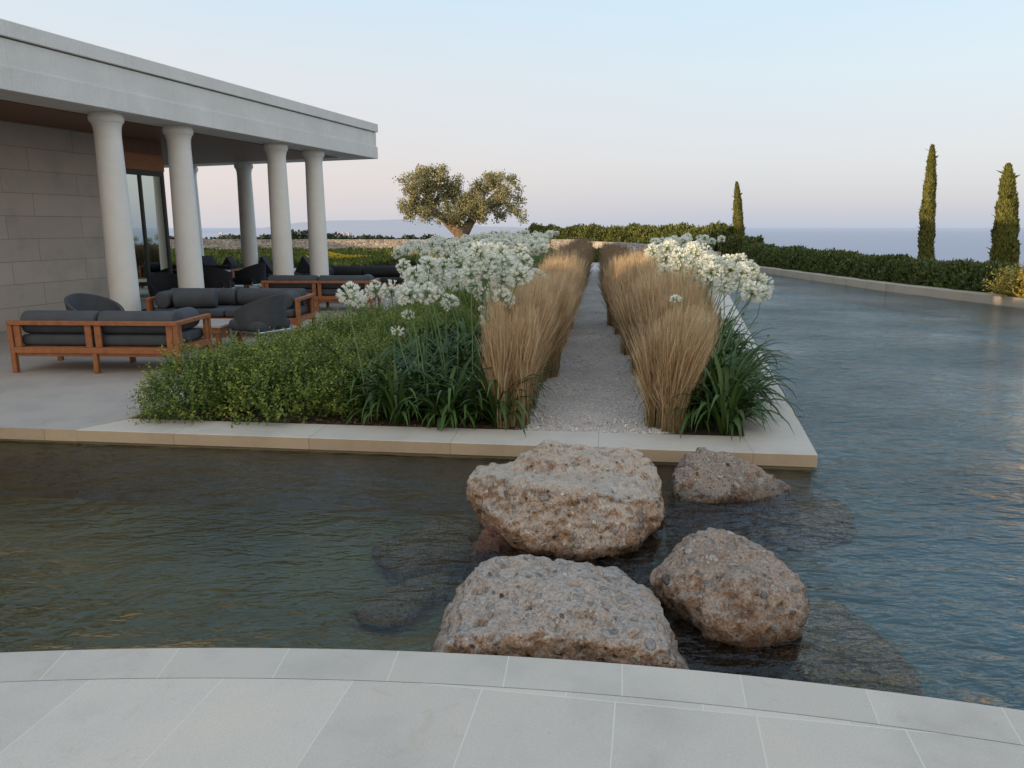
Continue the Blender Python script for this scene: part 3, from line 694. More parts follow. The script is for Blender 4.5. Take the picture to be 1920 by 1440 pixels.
mb = MB(); mb.lathe([(.25, .60), (.25, .625)], 28); mb.build('tabletop', [M['white']], st)
mb = MB(); mb.lathe([(.2, 0), (.2, .015), (.025, .03), (.025, .5995)], 20); mb.build('pedestal', [M['frame']], st)
def wedge(label, loc, rz):
    c = empty('lounger', loc, rz, label, 'lounger', 'dark loungers with peaked backrests')
    mb = MB(); mb.box((.0, .0, .22), (1.9, .72, .08)); mb.build('base', [M['frame']], c, bevel=.01)
    link('mattress', cushion_mesh('mattress', (1.88, .70, .12), M['fabric_dark'], .04), c, (0, 0, .322))
    for x in (-.85, .85):
        for y in (-.28, .28):
            mb = MB(); mb.box((x, y, .0895), (.05, .05, .179)); mb.build('leg', [M['frame']], c)
    mb = MB(); x0 = -.72
    mb.add([(x0 - .26, -.34, .384), (x0 + .30, -.34, .384), (x0, -.34, .86), (x0 - .26, .34, .384), (x0 + .30, .34, .384), (x0, .34, .86)],
           [(0, 1, 2), (5, 4, 3), (0, 3, 4, 1), (1, 4, 5, 2), (2, 5, 3, 0)])
    mb.build('backrest', [M['fabric_dark']], c, bevel=.012, bseg=2)
    return c
wedge('dark lounger with peaked backrest, farthest left under the roof', (-7.85, 21.2, 0), R(-8))
wedge('dark lounger with peaked backrest, seen just above the chair with its back turned', (-7.05, 21.0, 0), R(8))
wedge('dark lounger with peaked backrest, left of the two front corner columns', (-6.2, 21.3, 0), R(8))
wedge('dark lounger with peaked backrest between the two front corner columns', (-5.15, 21.6, 0), R(8))

# ------------------------------------------------------------------ boulders
def rock(name, label, hulls, material, vox=.013, seed=1, amp=.03, smooth=8, parent=None, cat='boulder', kind=None):
    bm = bmesh.new()
    for pts in hulls:
        b2 = bmesh.new()
        for p in pts: b2.verts.new(p)
        r = bmesh.ops.convex_hull(b2, input=b2.verts)
        bmesh.ops.delete(b2, geom=[g for g in r['geom_interior'] if isinstance(g, bmesh.types.BMVert)], context='VERTS')
        tmp = bpy.data.meshes.new('t'); b2.to_mesh(tmp); b2.free(); bm.from_mesh(tmp); bpy.data.meshes.remove(tmp)
    me = bpy.data.meshes.new(name); bm.to_mesh(me); bm.free()
    o = bpy.data.objects.new(name, me); COL.objects.link(o)
    m1 = o.modifiers.new('r', 'REMESH'); m1.mode = 'VOXEL'; m1.voxel_size = vox * 2.6
    m2 = o.modifiers.new('s', 'SMOOTH'); m2.factor = .5; m2.iterations = smooth
    m3 = o.modifiers.new('r2', 'REMESH'); m3.mode = 'VOXEL'; m3.voxel_size = vox
    m4 = o.modifiers.new('s2', 'SMOOTH'); m4.factor = .5; m4.iterations = 3
    dg = bpy.context.evaluated_depsgraph_get(); new = bpy.data.meshes.new_from_object(o.evaluated_get(dg))
    o.modifiers.clear(); o.data = new; new.materials.clear(); new.materials.append(material)
    n = len(new.vertices); nr = np.empty(n * 3); new.vertices.foreach_get('normal', nr); nr = nr.reshape(-1, 3)
    co = np.empty(n * 3); new.vertices.foreach_get('co', co); co = co.reshape(-1, 3)
    off = Vector((seed * 3.1, seed * 1.7, seed * .9)); dsp = np.empty(n)
    for i in range(n):
        v = Vector(co[i]) + off
        a = mnoise.noise(v * 2.8) * 1.3 + mnoise.noise(v * 6.5) * .7
        rdg = 1 - abs(mnoise.noise(v * 13)) * 2
        c = mnoise.noise(v * 27); d, _ = mnoise.voronoi(v * 17); e = mnoise.noise(v * 60)
        dsp[i] = amp * (a * 1.05 + .30 * rdg + .24 * c + .10 * e + .30 * max(0, .5 - d[0]) - .2) - .016 * max(0, mnoise.noise(v * 19) - .25) * 4
    co = co + nr * dsp[:, None]
    new.vertices.foreach_set('co', co.ravel()); new.polygons.foreach_set('use_smooth', np.ones(len(new.polygons), dtype=bool)); new.update()
    o.name = name
    return tag(o, label, cat, kind=kind)
def low(pts, z, f, cx=None, cy=None):
    cx = sum(p.x for p in pts) / len(pts); cy = sum(p.y for p in pts) / len(pts)
    return [Vector((cx + (p.x - cx) * f, cy + (p.y - cy) * f, z)) for p in pts]
PV = lambda l: [P(*q) for q in l]
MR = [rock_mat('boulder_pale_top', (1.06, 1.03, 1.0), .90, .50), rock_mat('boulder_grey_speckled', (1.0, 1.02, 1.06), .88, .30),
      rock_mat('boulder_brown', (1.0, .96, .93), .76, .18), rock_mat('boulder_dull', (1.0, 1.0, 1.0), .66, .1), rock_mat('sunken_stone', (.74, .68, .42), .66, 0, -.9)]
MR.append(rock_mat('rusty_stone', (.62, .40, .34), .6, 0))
# big centre boulder
fa = PV([(868, 896, 4.40), (890, 878, 4.50), (910, 884, 4.45), (1000, 908, 4.08), (1100, 916, 4.02), (1190, 924, 4.02), (1240, 938, 4.12), (1251, 955, 4.2), (1244, 985, 4.10), (1190, 1026, 3.86), (1085, 1041, 3.80), (1010, 1018, 3.86), (940, 985, 3.98), (905, 950, 4.15), (880, 925, 4.3), (1050, 980, 3.98), (1170, 990, 3.98)])
fa += [Vector((v.x * .9 + .02, v.y + .40, min(.12, v.z))) for v in PV([(905, 880, 4.4), (1240, 920, 4.3)])]
ba = PV([(958, 868, 4.62), (975, 846, 4.74), (1030, 824, 4.80), (1120, 826, 4.8), (1195, 838, 4.76), (1230, 862, 4.7), (1248, 905, 4.5), (1250, 950, 4.35), (1215, 886, 4.50), (1130, 872, 4.54), (1000, 866, 4.56)])
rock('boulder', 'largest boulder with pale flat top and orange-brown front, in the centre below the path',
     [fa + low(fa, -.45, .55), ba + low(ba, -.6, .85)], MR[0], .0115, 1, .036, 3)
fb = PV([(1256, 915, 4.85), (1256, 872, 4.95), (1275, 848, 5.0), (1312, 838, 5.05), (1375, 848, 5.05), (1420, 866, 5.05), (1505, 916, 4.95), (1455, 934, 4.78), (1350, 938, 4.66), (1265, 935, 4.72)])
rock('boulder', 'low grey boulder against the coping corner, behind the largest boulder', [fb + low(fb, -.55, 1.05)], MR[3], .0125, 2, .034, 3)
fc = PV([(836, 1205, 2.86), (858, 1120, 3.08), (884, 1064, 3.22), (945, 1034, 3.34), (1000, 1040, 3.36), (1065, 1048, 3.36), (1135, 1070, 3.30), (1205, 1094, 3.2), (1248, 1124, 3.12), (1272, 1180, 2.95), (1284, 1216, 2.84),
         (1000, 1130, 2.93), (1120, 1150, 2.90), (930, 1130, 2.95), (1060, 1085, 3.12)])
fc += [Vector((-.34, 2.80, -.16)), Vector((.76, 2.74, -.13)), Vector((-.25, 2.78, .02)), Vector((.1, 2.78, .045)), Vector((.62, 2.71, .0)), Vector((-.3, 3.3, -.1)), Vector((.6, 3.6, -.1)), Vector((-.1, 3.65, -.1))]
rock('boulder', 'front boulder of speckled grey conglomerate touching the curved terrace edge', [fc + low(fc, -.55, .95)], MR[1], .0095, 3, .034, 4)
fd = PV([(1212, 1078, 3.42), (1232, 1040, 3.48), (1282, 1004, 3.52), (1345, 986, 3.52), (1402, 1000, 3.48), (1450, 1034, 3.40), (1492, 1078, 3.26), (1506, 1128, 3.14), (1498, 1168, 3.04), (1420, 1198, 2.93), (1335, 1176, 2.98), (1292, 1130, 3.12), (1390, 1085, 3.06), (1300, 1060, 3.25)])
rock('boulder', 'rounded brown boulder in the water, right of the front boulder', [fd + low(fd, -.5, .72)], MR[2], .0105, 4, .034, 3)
# pale cobble patches set in the brown boulder
fe = PV([(872, 1042, 3.86), (888, 1010, 3.98), (915, 978, 4.12), (955, 975, 4.2), (985, 1010, 4.1), (960, 1040, 3.92)])
rock('stone', 'small rusty red stone half under the largest boulder', [fe + low(fe, -.4, 1.2)], MR[5], .014, 5, .024, 3, cat='stone')
def sunken(pts, z, h, seed, label):
    q = [Vector((*gp(x, y, z), z)) for x, y in pts]
    rock('sunken_stone', label, [q + low(q, z - h, 1.05)], MR[4], .03, seed, .035, 3, cat='stone')
sunken([(1290, 1160), (1400, 1120), (1560, 1105), (1680, 1180), (1740, 1270), (1600, 1285), (1400, 1250)], -.40, .2, 6, 'large flat stone lying under water, right of the brown boulder')
sunken([(1360, 925), (1450, 905), (1580, 925), (1610, 960), (1500, 985), (1380, 965)], -.40, .28, 7, 'flat stone under water beyond the coping corner')
sunken([(700, 1010), (800, 960), (900, 950), (930, 1000), (850, 1040), (740, 1060)], -.42, .2, 8, 'pale stone under water left of the largest boulder')
sunken([(640, 1130), (760, 1075), (860, 1050), (850, 1090), (740, 1160)], -.47, .15, 9, 'long dark stone under water left of the front boulder')

# ------------------------------------------------------------------ plants
def shrub_mesh(name, n, rx, ry, rz_, leaf, seed, material, spr=7, flat=.25, up=.8):
    r = np.random.default_rng(seed); k = n // spr
    d = unit(r.normal(size=(k, 3))); d[:, 2] = np.abs(d[:, 2]) * 1.0 - .12
    d = unit(d); rad = 1 - .42 * r.random(k) ** 1.6
    lob = 1 + .13 * np.sin(d[:, 0] * 5 + seed) * np.cos(d[:, 1] * 6 + seed * 2) + .07 * np.sin(d[:, 2] * 13 + d[:, 0] * 9)
    base = d * (rad * lob)[:, None] * np.array([rx, ry, rz_]); base[:, 2] = np.maximum(base[:, 2] + rz_ * .15, .01)
    gd = unit(d * np.array([.7, .7, .5]) + np.array([0, 0, up]) + r.normal(size=(k, 3)) * .35)
    Ls = leaf * (3.5 + 3.5 * r.random(k))
    idx = np.repeat(np.arange(k), spr); t = np.tile(np.linspace(.1, 1, spr), k)
    pos = base[idx] + gd[idx] * (Ls[idx] * t)[:, None]
    ph = r.random(len(idx)) * 6.28; side = unit(np.cross(gd[idx], unit(r.normal(size=(len(idx), 3)))))
    dr = unit(gd[idx] * .55 + side); nr = unit(gd[idx] + r.normal(size=(len(idx), 3)) * .35)
    L = leaf * (.75 + .5 * r.random(len(idx))); tip = np.clip((rad[idx] - .7) * 3.4, 0, 1) * t ** 1.3 * (r.random(k)[idx] ** 1.1)
    return quads_cloud(pos, dr, nr, L, L * .28, tip, name, material)
SH = [shrub_mesh('shrub_leaves', 12000, .50, .46, .46, .028, 10 + k, M['shrub']) for k in range(4)]
def twig_mesh(name, seed, rx, h, n=26):
    r = random.Random(seed); mb = MB()
    for i in range(n):
        a = r.random() * 6.28; q = r.random() ** .6 * rx
        p0 = Vector((math.cos(a) * q * .2, math.sin(a) * q * .2, -.02)); p2 = Vector((math.cos(a) * q, math.sin(a) * q, h * (.6 + .35 * r.random())))
        mb.tube([p0, (p0 + p2) / 2 + Vector((0, 0, -.04)), p2], [.007, .005, .002], 4, False)
    return mb.mesh(name, [M['bark']])
TW = twig_mesh('twigs', 3, .4, .42)
def place_shrub(x, y, s, k, label, group=None, mesh=None, h=1.0, rz=None):
    e = empty('shrub', (x, y, -.03), 0, label, 'shrub', group); a = rz if rz is not None else random.random() * 6.28
    link('foliage', mesh or SH[k % 4], e, rot=(0, 0, a), scale=(s, s, s * h)); link('twigs', TW, e, rot=(0, 0, a), scale=(s, s, s * h * .9))
    return e
GS = 'green shrubs filling the left side of the planting bed'
place_shrub(-2.86, 6.74, 1.02, 0, 'leftmost green shrub at the front corner of the bed, with a stray twig', GS, h=.92)
place_shrub(-2.05, 6.70, 1.05, 1, 'second green shrub from the left along the front coping', GS, h=1.0)
place_shrub(-1.42, 6.80, .80, 2, 'third front shrub, beside the dark strap leaves', GS, h=1.0)
for j, Y in enumerate(np.arange(7.35, 15.2, .58)):
    x0 = bed_left(Y) + .52; x1 = pc(Y) - (2.45 if Y < 9.5 else 2.3)
    nn = max(1, int(round((x1 - x0) / .62)))
    for i in range(nn + 1):
        x = x0 + (x1 - x0) * i / nn + random.uniform(-.08, .08)
        place_shrub(x, Y + random.uniform(-.1, .1), random.uniform(.82, 1.0), random.randrange(4), 'green leafy shrub in the mass between the deck and the white flowers', GS, h=random.uniform(.9, 1.1) * (1.0 if Y > 8 else .95))

# tan ornamental grass
def grass_mesh(name, n, seed, material, h=1.0, rb=.13, rt=.32, w=.0016, lean=(0, 0)):
    r = np.random.default_rng(seed); a = r.random(n) * 6.283; q = np.sqrt(r.random(n))
    nb = 26; bi = r.integers(0, nb, n); ba = r.random(nb) * 6.283; bq = np.sqrt(r.random(nb)); bh = .74 + .34 * r.random(nb); bl = r.normal(size=(nb, 2)) * .075
    b = np.stack([np.cos(ba[bi]) * bq[bi] * rb * .85 + r.normal(size=n) * .022, np.sin(ba[bi]) * bq[bi] * rb * .85 + r.normal(size=n) * .022, np.zeros(n)], 1)
    hh = h * bh[bi] * (.42 + .62 * r.random(n) ** .5); q = bq[bi]
    a2 = ba[bi] + r.normal(size=n) * .35; qt = q * rt * .85 + np.abs(r.normal(size=n)) * .05
    tpt = np.stack([np.cos(a2) * qt + lean[0] * hh + bl[bi, 0] + r.normal(size=n) * .035, np.sin(a2) * qt + lean[1] * hh + bl[bi, 1] + r.normal(size=n) * .035, hh], 1)
    seg = 5; ts = np.linspace(0, 1, seg + 1); V = np.empty((n, seg + 1, 2, 3), np.float32); tip = np.empty((n, seg + 1, 2), np.float32)
    sd = rnd_dirs(n, r); sd[:, 2] = 0; sd = unit(sd); drift = rnd_dirs(n, r) * .02
    for i, t in enumerate(ts):
        p = b + (tpt - b) * np.stack([np.full(n, t ** 1.55), np.full(n, t ** 1.55), np.full(n, t)], 1) + drift * math.sin(t * 6)
        ww = w * (1.0, 1.05, .95, 1.3, 1.5, .25)[i]
        V[:, i, 0] = p + sd * ww; V[:, i, 1] = p - sd * ww; tip[:, i] = t ** 2 * (.3 + .7 * r.random(n))[:, None]
    base = (np.arange(n) * (seg + 1) * 2)[:, None, None]; q4 = np.array([[2 * i, 2 * i + 1, 2 * i + 3, 2 * i + 2] for i in range(seg)])
    F = (base + q4[None]).reshape(-1, 4)
    # feathery side wisps on the upper part
    m = n * 3; idx = r.integers(0, n, m); t = .5 + .5 * r.random(m)
    p = b[idx] + (tpt - b)[idx] * np.stack([t ** 1.55, t ** 1.55, t], 1) + drift[idx] * np.sin(t * 6)[:, None]
    d = unit(np.array([0, 0, 1.0]) + rnd_dirs(m, r) * .75 + np.stack([np.cos(a2[idx]), np.sin(a2[idx]), np.zeros(m)], 1) * .2)
    sd2 = unit(np.cross(d, rnd_dirs(m, r))); L = (.04 + .06 * r.random(m))[:, None]
    V2 = np.stack([p - sd2 * w * .7, p + sd2 * w * .7, p + d * L], 1)
    V2q = np.concatenate([V2, V2[:, 2:3]], 1)
    F2 = len(V.reshape(-1, 3)) + np.arange(m * 4).reshape(m, 4)
    V2q[:, 3] = V2q[:, 2] - sd2 * w * .3
    VV = np.concatenate([V.reshape(-1, 3), V2q.reshape(-1, 3)]); tt = np.concatenate([tip.reshape(-1), np.full(m * 4, .8)])
    return mesh_np(name, VV, np.concatenate([F, F2]), material, tt)
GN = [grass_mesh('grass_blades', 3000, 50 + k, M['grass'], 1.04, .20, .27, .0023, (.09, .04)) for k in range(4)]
GF = [grass_mesh('grass_blades', 1700, 60 + k, M['grass_far'], 1.0, .17, .33, .0036, (.02, 0)) for k in range(2)]
GG = 'tan feathery grass clumps lining the gravel path'
def tuft(x, y, s, h, label, far=False, sx=1.0):
    o = link('tussock', (GF if far else GN)[random.randrange(2 if far else 4)], loc=(x, y, -.03), rot=(random.uniform(-.05, .05), random.uniform(-.04, .05), random.uniform(-.9, .9)), scale=(s * sx, s * sx, h))
    return tag(o, label, 'tussock', GG)
tuft(.0, 6.30, .84, .98, 'tan grass clump at the left mouth of the gravel path, nearest the coping')
tuft(1.31, 6.14, .88, .94, 'tan grass clump at the right mouth of the gravel path, nearest the coping')
LL = 'tan grass clump in the row along the left edge of the path'; LR = 'tan grass clump in the row along the right edge of the path'
tuft(.02, 6.72, .8, 1.0, LL)
for Y in np.arange(6.95, 13.2, .5): tuft(pc(Y) - .70 + .022 * (Y - 7) + random.uniform(-.1, .04), Y + random.uniform(-.08, .08), random.uniform(.85, 1.08), random.uniform(.98, 1.16) + .01 * (Y - 7), LL)
for Y in np.arange(7.35, 13.0, .5): tuft(pc(Y) + .68 - .045 * (Y - 7.3) + random.uniform(-.05, .12), Y + random.uniform(-.08, .08), random.uniform(.88, 1.12), random.uniform(.98, 1.16) + .01 * (Y - 7), LR)
for Y in np.arange(8.0, 12.5, .9): tuft(pc(Y) + 1.0 - .045 * (Y - 7.3), Y + random.uniform(-.1, .1), random.uniform(.85, 1.0), random.uniform(.98, 1.1), LR)
tuft(1.62, 6.75, .75, .9, LR)
for Y in np.arange(14.0, 30, .85): tuft(pc(Y) - .60 + random.uniform(-.05, .03), Y, 1.05, random.uniform(1.12, 1.25), 'dark brown grass clump in the far part of the left row', True)
for Y in np.arange(13.4, 28, 1.2): tuft(pc(Y) + .46 + random.uniform(-.05, .03), Y, 1.0, random.uniform(1.0, 1.15), 'dark brown grass clump in the far part of the right row', True)

# agapanthus: strap leaves, stems, flower heads
def strap_mesh(name, n, seed, L0=.42, wid=.0185):
    r = np.random.default_rng(seed); seg = 8; V = []; F = []
    for i in range(n):
        a = r.random() * 6.283; L = L0 * (.65 + .55 * r.random()); e = r.uniform(.6, 1.45); p = np.array([math.cos(a) * .05 * r.random(), math.sin(a) * .05 * r.random(), 0.])
        droop = r.uniform(1.2, 2.9); w0 = wid * r.uniform(.8, 1.2); tw = r.uniform(-.4, .4); b = len(V)
        for k in range(seg + 1):
            t = k / seg; w = w0 * (.7 + .6 * t if t < .4 else .94 * (1 - ((t - .4) / .6) ** 2.2) + .03)
            aa = a + tw * t; sd = np.array([-math.sin(aa), math.cos(aa), 0.])
            V += [p - sd * w + (0, 0, w * .35), p.copy(), p + sd * w + (0, 0, w * .35)]
            el = e - droop * t ** 1.5
            p = p + np.array([math.cos(aa) * math.cos(el), math.sin(aa) * math.cos(el), math.sin(el)]) * L / seg
            p[2] = max(p[2], .035)
        for k in range(seg):
            q = b + 3 * k; F += [(q, q + 1, q + 4, q + 3), (q + 1, q + 2, q + 5, q + 4)]
    return mesh_np(name, np.array(V), np.array(F), M['agaleaf'], np.zeros(len(V)), smooth=True)
ST = [strap_mesh('strap_leaves', 64, 80 + k, .60) for k in range(4)]
def head_mesh(name, seed, nfl=64, R0=.115, bud=False, open_=1.0):
    r = np.random.default_rng(seed); V = []; F = []; mi = []
    i = 0; gold = 2.39996
    for k in range(nfl):
        z = 1 - 2 * (k + .5) / nfl; z = z * .86 + .14
        z = max(-.8, z); a = k * gold + r.normal() * .25; q = math.sqrt(max(0, 1 - z * z))
        d = np.array([q * math.cos(a), q * math.sin(a), z]) + r.normal(size=3) * .12; d /= np.linalg.norm(d)
        Rk = R0 * r.uniform(.80, 1.12) * (1.0 if z > -.2 else .92); fl = .046 * r.uniform(.85, 1.15); ps = d * (Rk - fl)
        u = np.cross(d, [0, 0, 1.0]); u /= np.linalg.norm(u) + 1e-9; w = np.cross(d, u)
        b = len(V); t = .0017; V += [u * t, -u * t, ps - u * t, ps + u * t]; F.append((b, b + 1, b + 2, b + 3)); mi.append(1)
        V += [w * t, -w * t, ps - w * t, ps + w * t]; F.append((b + 4, b + 5, b + 6, b + 7)); mi.append(1)
        is_bud = bud or r.random() < .12
        if is_bud:
            b = len(V); rr = .0042; top = ps + d * fl * .8
            V += [ps, ps + d * fl * .4 + u * rr, top, ps + d * fl * .4 - u * rr, ps + d * fl * .4 + w * rr, ps + d * fl * .4 - w * rr]
            F += [(b, b + 1, b + 2, b + 3), (b, b + 4, b + 2, b + 5)]; mi += [1 if bud else 0] * 2; continue
        for j in range(6):
            th = j * math.pi / 3 + k; o = u * math.cos(th) + w * math.sin(th); s_ = -u * math.sin(th) + w * math.cos(th)
            b = len(V); pw = .0088 if j % 2 else .0072
            m1 = ps + d * fl * .55 + o * .0085; m2 = ps + d * fl * .95 + o * (.019 * open_)
            V += [ps, m1 + s_ * pw, m2, m1 - s_ * pw]; F.append((b, b + 1, b + 2, b + 3)); mi.append(0)
    me = mesh_np(name, np.array(V), np.array(F), M['petal'], np.zeros(len(V))); me.materials.append(M['pedicel'])
    me.polygons.foreach_set('material_index', np.array(mi, dtype=np.int32)); return me
HD = [head_mesh('flower_head', 90 + k, 58 + 7 * (k % 3), .115) for k in range(5)]
HB = head_mesh('bud_head', 99, 26, .045, True)
HS = head_mesh('sparse_head', 97, 26, .095)
def agapanthus(x, y, heads, label, group, leafs=1.0, k=None, lz=1.0):
    """heads: list of (Vector world, diameter, kind)"""
    e = empty('agapanthus', (x, y, -.03), 0, label, 'agapanthus', group)
    link('leaves', ST[random.randrange(4) if k is None else k], e, rot=(0, 0, random.random() * 6.28), scale=(leafs, leafs, leafs * lz * 1.15))
    for hp, dia, kd in heads:
        h = hp - Vector((x, y, -.03)); dirxy = Vector((h.x, h.y, 0))
        b = Vector((random.uniform(-.07, .07), random.uniform(-.07, .07), .02)) + dirxy * .22
        pts = [b + Vector((dirxy.x * (.78 * (t ** 1.25)), dirxy.y * (.78 * (t ** 1.25)), (h.z - .03 - b.z) * t)) + Vector((math.sin(t * 3.1) * .018, 0, 0)) for t in (0, .2, .4, .6, .8, 1)]
        pts[-1] = h - (h - pts[-2]).normalized() * .004
        mb = MB(); r0 = .0065 if kd != 'b' else .0035
        mb.tube(pts, [r0, r0 * .95, r0 * .9, r0 * .85, r0 * .78, r0 * .7], 5, False)
        s = mb.build('flower_stem', [M['stem']], e, smooth=True)
        me = HB if kd == 'b' else (HS if kd == 's' else random.choice(HD))
        sc_ = dia / (.25 if kd != 'b' else .10)
        tl = (h - pts[-2]).normalized(); q = Vector((0, 0, 1)).rotation_difference(tl).to_euler()
        o = link('flower_head', me, s, h, scale=(sc_, sc_, sc_ * .93)); o.rotation_euler = (q.x, q.y, random.random() * 6.28)
    return e
def hd(px, py, d, kd='n', Y=None):
    Y = Y or min(9.6, max(6.55, 345 / d))
    if py > 560: Y = min(Y, 6.9)
    if kd == 's': Y = 6.65
    p = P(px, py, Y); dia = d / 1410 * math.hypot(p.y, p.z - CAMH) * 1.02
    return (p, dia, kd)
leftH = [(657, 554, 58), (672, 562, 40), (705, 546, 46), (734, 547, 50), (768, 554, 60), (765, 590, 37, 's'), (745, 621, 36, 's'), (844, 567, 41), (804, 552, 52), (777, 518, 50), (806, 499, 48), (825, 525, 48), (830, 499, 42),
         (758, 501, 36), (859, 520, 45), (883, 516, 55), (907, 509, 55), (899, 477, 54), (863, 489, 45), (878, 482, 42), (940, 475, 45), (976, 475, 40), (919, 491, 50), (947, 494, 50), (981, 494, 45), (945, 525, 50),
         (974, 518, 56), (1007, 520, 40), (904, 554, 38), (943, 561, 52), (904, 578, 22, 's'), (919, 600, 48), (930, 592, 38), (854, 535, 37), (816, 540, 45), (933, 537, 42), (795, 530, 44), (960, 500, 42), (925, 470, 38), (888, 538, 38)]
rightH = [(1277, 485, 50), (1302, 475, 44), (1246, 487, 36), (1247, 510, 38), (1275, 507, 42), (1305, 530, 42), (1340, 497, 48), (1335, 512, 50), (1370, 507, 48), (1390, 512, 45), (1405, 505, 42), (1357, 540, 48), (1397, 540, 44), (1412, 549, 52), (1430, 552, 44),
          (1433, 534, 40), (1315, 507, 42), (1267, 560, 32, 's'), (1322, 604, 30, 's'), (1225, 472, 36), (1250, 467, 34), (1362, 492, 40), (1290, 495, 42), (1325, 492, 40), (1385, 492, 40), (1380, 530, 40), (1290, 512, 40), (1420, 528, 42)]
buds = [(1441, 630, 12, 'b', 6.6), (1411, 645, 12, 'b', 6.5), (1394, 590, 12, 'b', 6.8)]
def cluster(heads, bases, xlean, group, labels):
    g = {i: [] for i in range(len(bases))}
    for h in heads:
        p = h[0]; best = min(range(len(bases)), key=lambda i: ((p.x - xlean - bases[i][0]) ** 2 + (p.y - bases[i][1]) ** 2) + .03 * len(g[i]))
        g[best].append(h)
    for i, b in enumerate(bases): agapanthus(b[0], b[1], g[i], labels[i] if i < len(labels) else labels[-1], group, leafs=b[2] if len(b) > 2 else 1.0)
GA = 'white agapanthus between the shrubs and the left grass row'
basesL = [(-1.20, 6.50, .85), (-.80, 6.56, .95), (-.35, 6.40, 1.0), (-.60, 6.85, 1.0), (-1.15, 7.0, 1.0), (-.15, 6.75, .95), (-.85, 7.35, 1.0), (-.35, 7.3, 1.05), (-.15, 7.8, 1.0), (-.75, 7.9, 1.0), (-.3, 8.4, 1.0), (.0, 8.8, 1.0), (-.7, 8.6, 1.0), (-.2, 9.3, 1.0), (-1.3, 7.5, .9), (-.55, 9.1, 1.0)]
cluster([hd(*h) for h in leftH], basesL, -.08, GA, ['white agapanthus with the lone leftmost flower head, at the end of the shrubs', 'white agapanthus at the front edge, beneath two low sparse flower heads', 'white agapanthus at the front coping, right beside the nearest left grass clump', 'white agapanthus in the dense stand left of the path'])
GR = 'white agapanthus between the right grass row and the pool'
basesR = [(1.62, 6.22, .95), (1.66, 6.6, 1.0), (1.78, 6.95, 1.0), (1.75, 7.4, 1.0), (1.9, 7.8, 1.0), (2.0, 8.3, 1.0), (2.1, 8.8, 1.0), (1.85, 8.6, 1.0)]
cluster([hd(*h) for h in rightH], basesR, .22, GR, ['white agapanthus at the right front corner of the planting bed', 'white agapanthus leaning out beside the pool, right of the grass'])
random.seed(33)
for k_ in range(20):
    Y_ = 6.7 + 3.0 * k_ / 19; x_ = pc(Y_) - random.uniform(.95, 2.35)
    agapanthus(x_, Y_, [], 'flowerless agapanthus with tall strap leaves standing among the flower stems', 'flowerless agapanthus tufts', random.uniform(.9, 1.05), None, 1.08)
for x_, Y_ in ((2.05, 6.75), (2.15, 7.2), (2.25, 7.7), (2.42, 8.2), (2.5, 8.8), (2.6, 9.4), (2.75, 10.2), (1.9, 7.15), (2.0, 7.8), (1.72, 6.5), (2.1, 8.5), (2.85, 11.0)):
    agapanthus(x_, Y_, [], 'flowerless agapanthus with tall strap leaves spilling toward the right coping', 'flowerless agapanthus tufts', random.uniform(.95, 1.08), None, 1.2)
agapanthus(1.80, 6.45, [hd(*h) for h in buds], 'agapanthus with thin stems of unopened green buds over the coping', GR, .9)
random.seed(21)
for i in range(17):     # leaves only, filling the front of both beds
    x, y = [(-1.0, 6.35), (-.55, 6.30), (-.12, 6.25), (-1.35, 6.75), (-.3, 6.95), (1.55, 6.45), (1.78, 6.25), (1.92, 6.9), (2.05, 7.5), (2.2, 8.1), (-.05, 7.2), (1.76, 6.02), (-1.55, 7.1), (-.75, 6.7), (-.5, 7.6), (1.9, 6.5), (-1.0, 7.7)][i]
    agapanthus(x, y, [], 'flowerless agapanthus of dark strap leaves in the front of the bed', 'flowerless agapanthus tufts', random.uniform(.85, 1.05), None, 1.2)
nh = 0
Y = 12.6
while Y < 28.5:
    xs_ = np.arange(pc(Y) - 3.25, pc(Y) - 1.0, .70) if Y < 16 else np.arange(pc(Y) - 3.3, pc(Y) - 1.0, .8)
    for x in xs_:
        x += random.uniform(-.15, .15); y = Y + random.uniform(-.25, .25)
        hs = [(Vector((x + random.uniform(-.26, .26), y + random.uniform(-.26, .26), random.uniform(1.18, 1.36) + .006 * (Y - 12))), random.uniform(.22, .28), 'n') for _ in range(3)]
        agapanthus(x, y, hs, 'white agapanthus in the long far stand, in shade toward the olive tree', 'far white agapanthus left of the path', 1.0); nh += len(hs)
    Y += .85 if Y < 16 else 1.25
for x, y in ((2.75, 13.2), (3.05, 14.6), (2.75, 12.0), (3.5, 17.5), (3.9, 18.3), (4.4, 19.0), (5.0, 19.6), (4.0, 16.5), (2.35, 11.2), (2.4, 10.2), (4.6, 20.6)):
    hs = [(Vector((x + random.uniform(-.35, .35), y + random.uniform(-.3, .3), random.uniform(1.22, 1.40))), random.uniform(.21, .27), 'n') for _ in range(4)]
    agapanthus(x, y, hs, 'white agapanthus far back on the pool side of the path', 'far white agapanthus right of the path', 1.0)

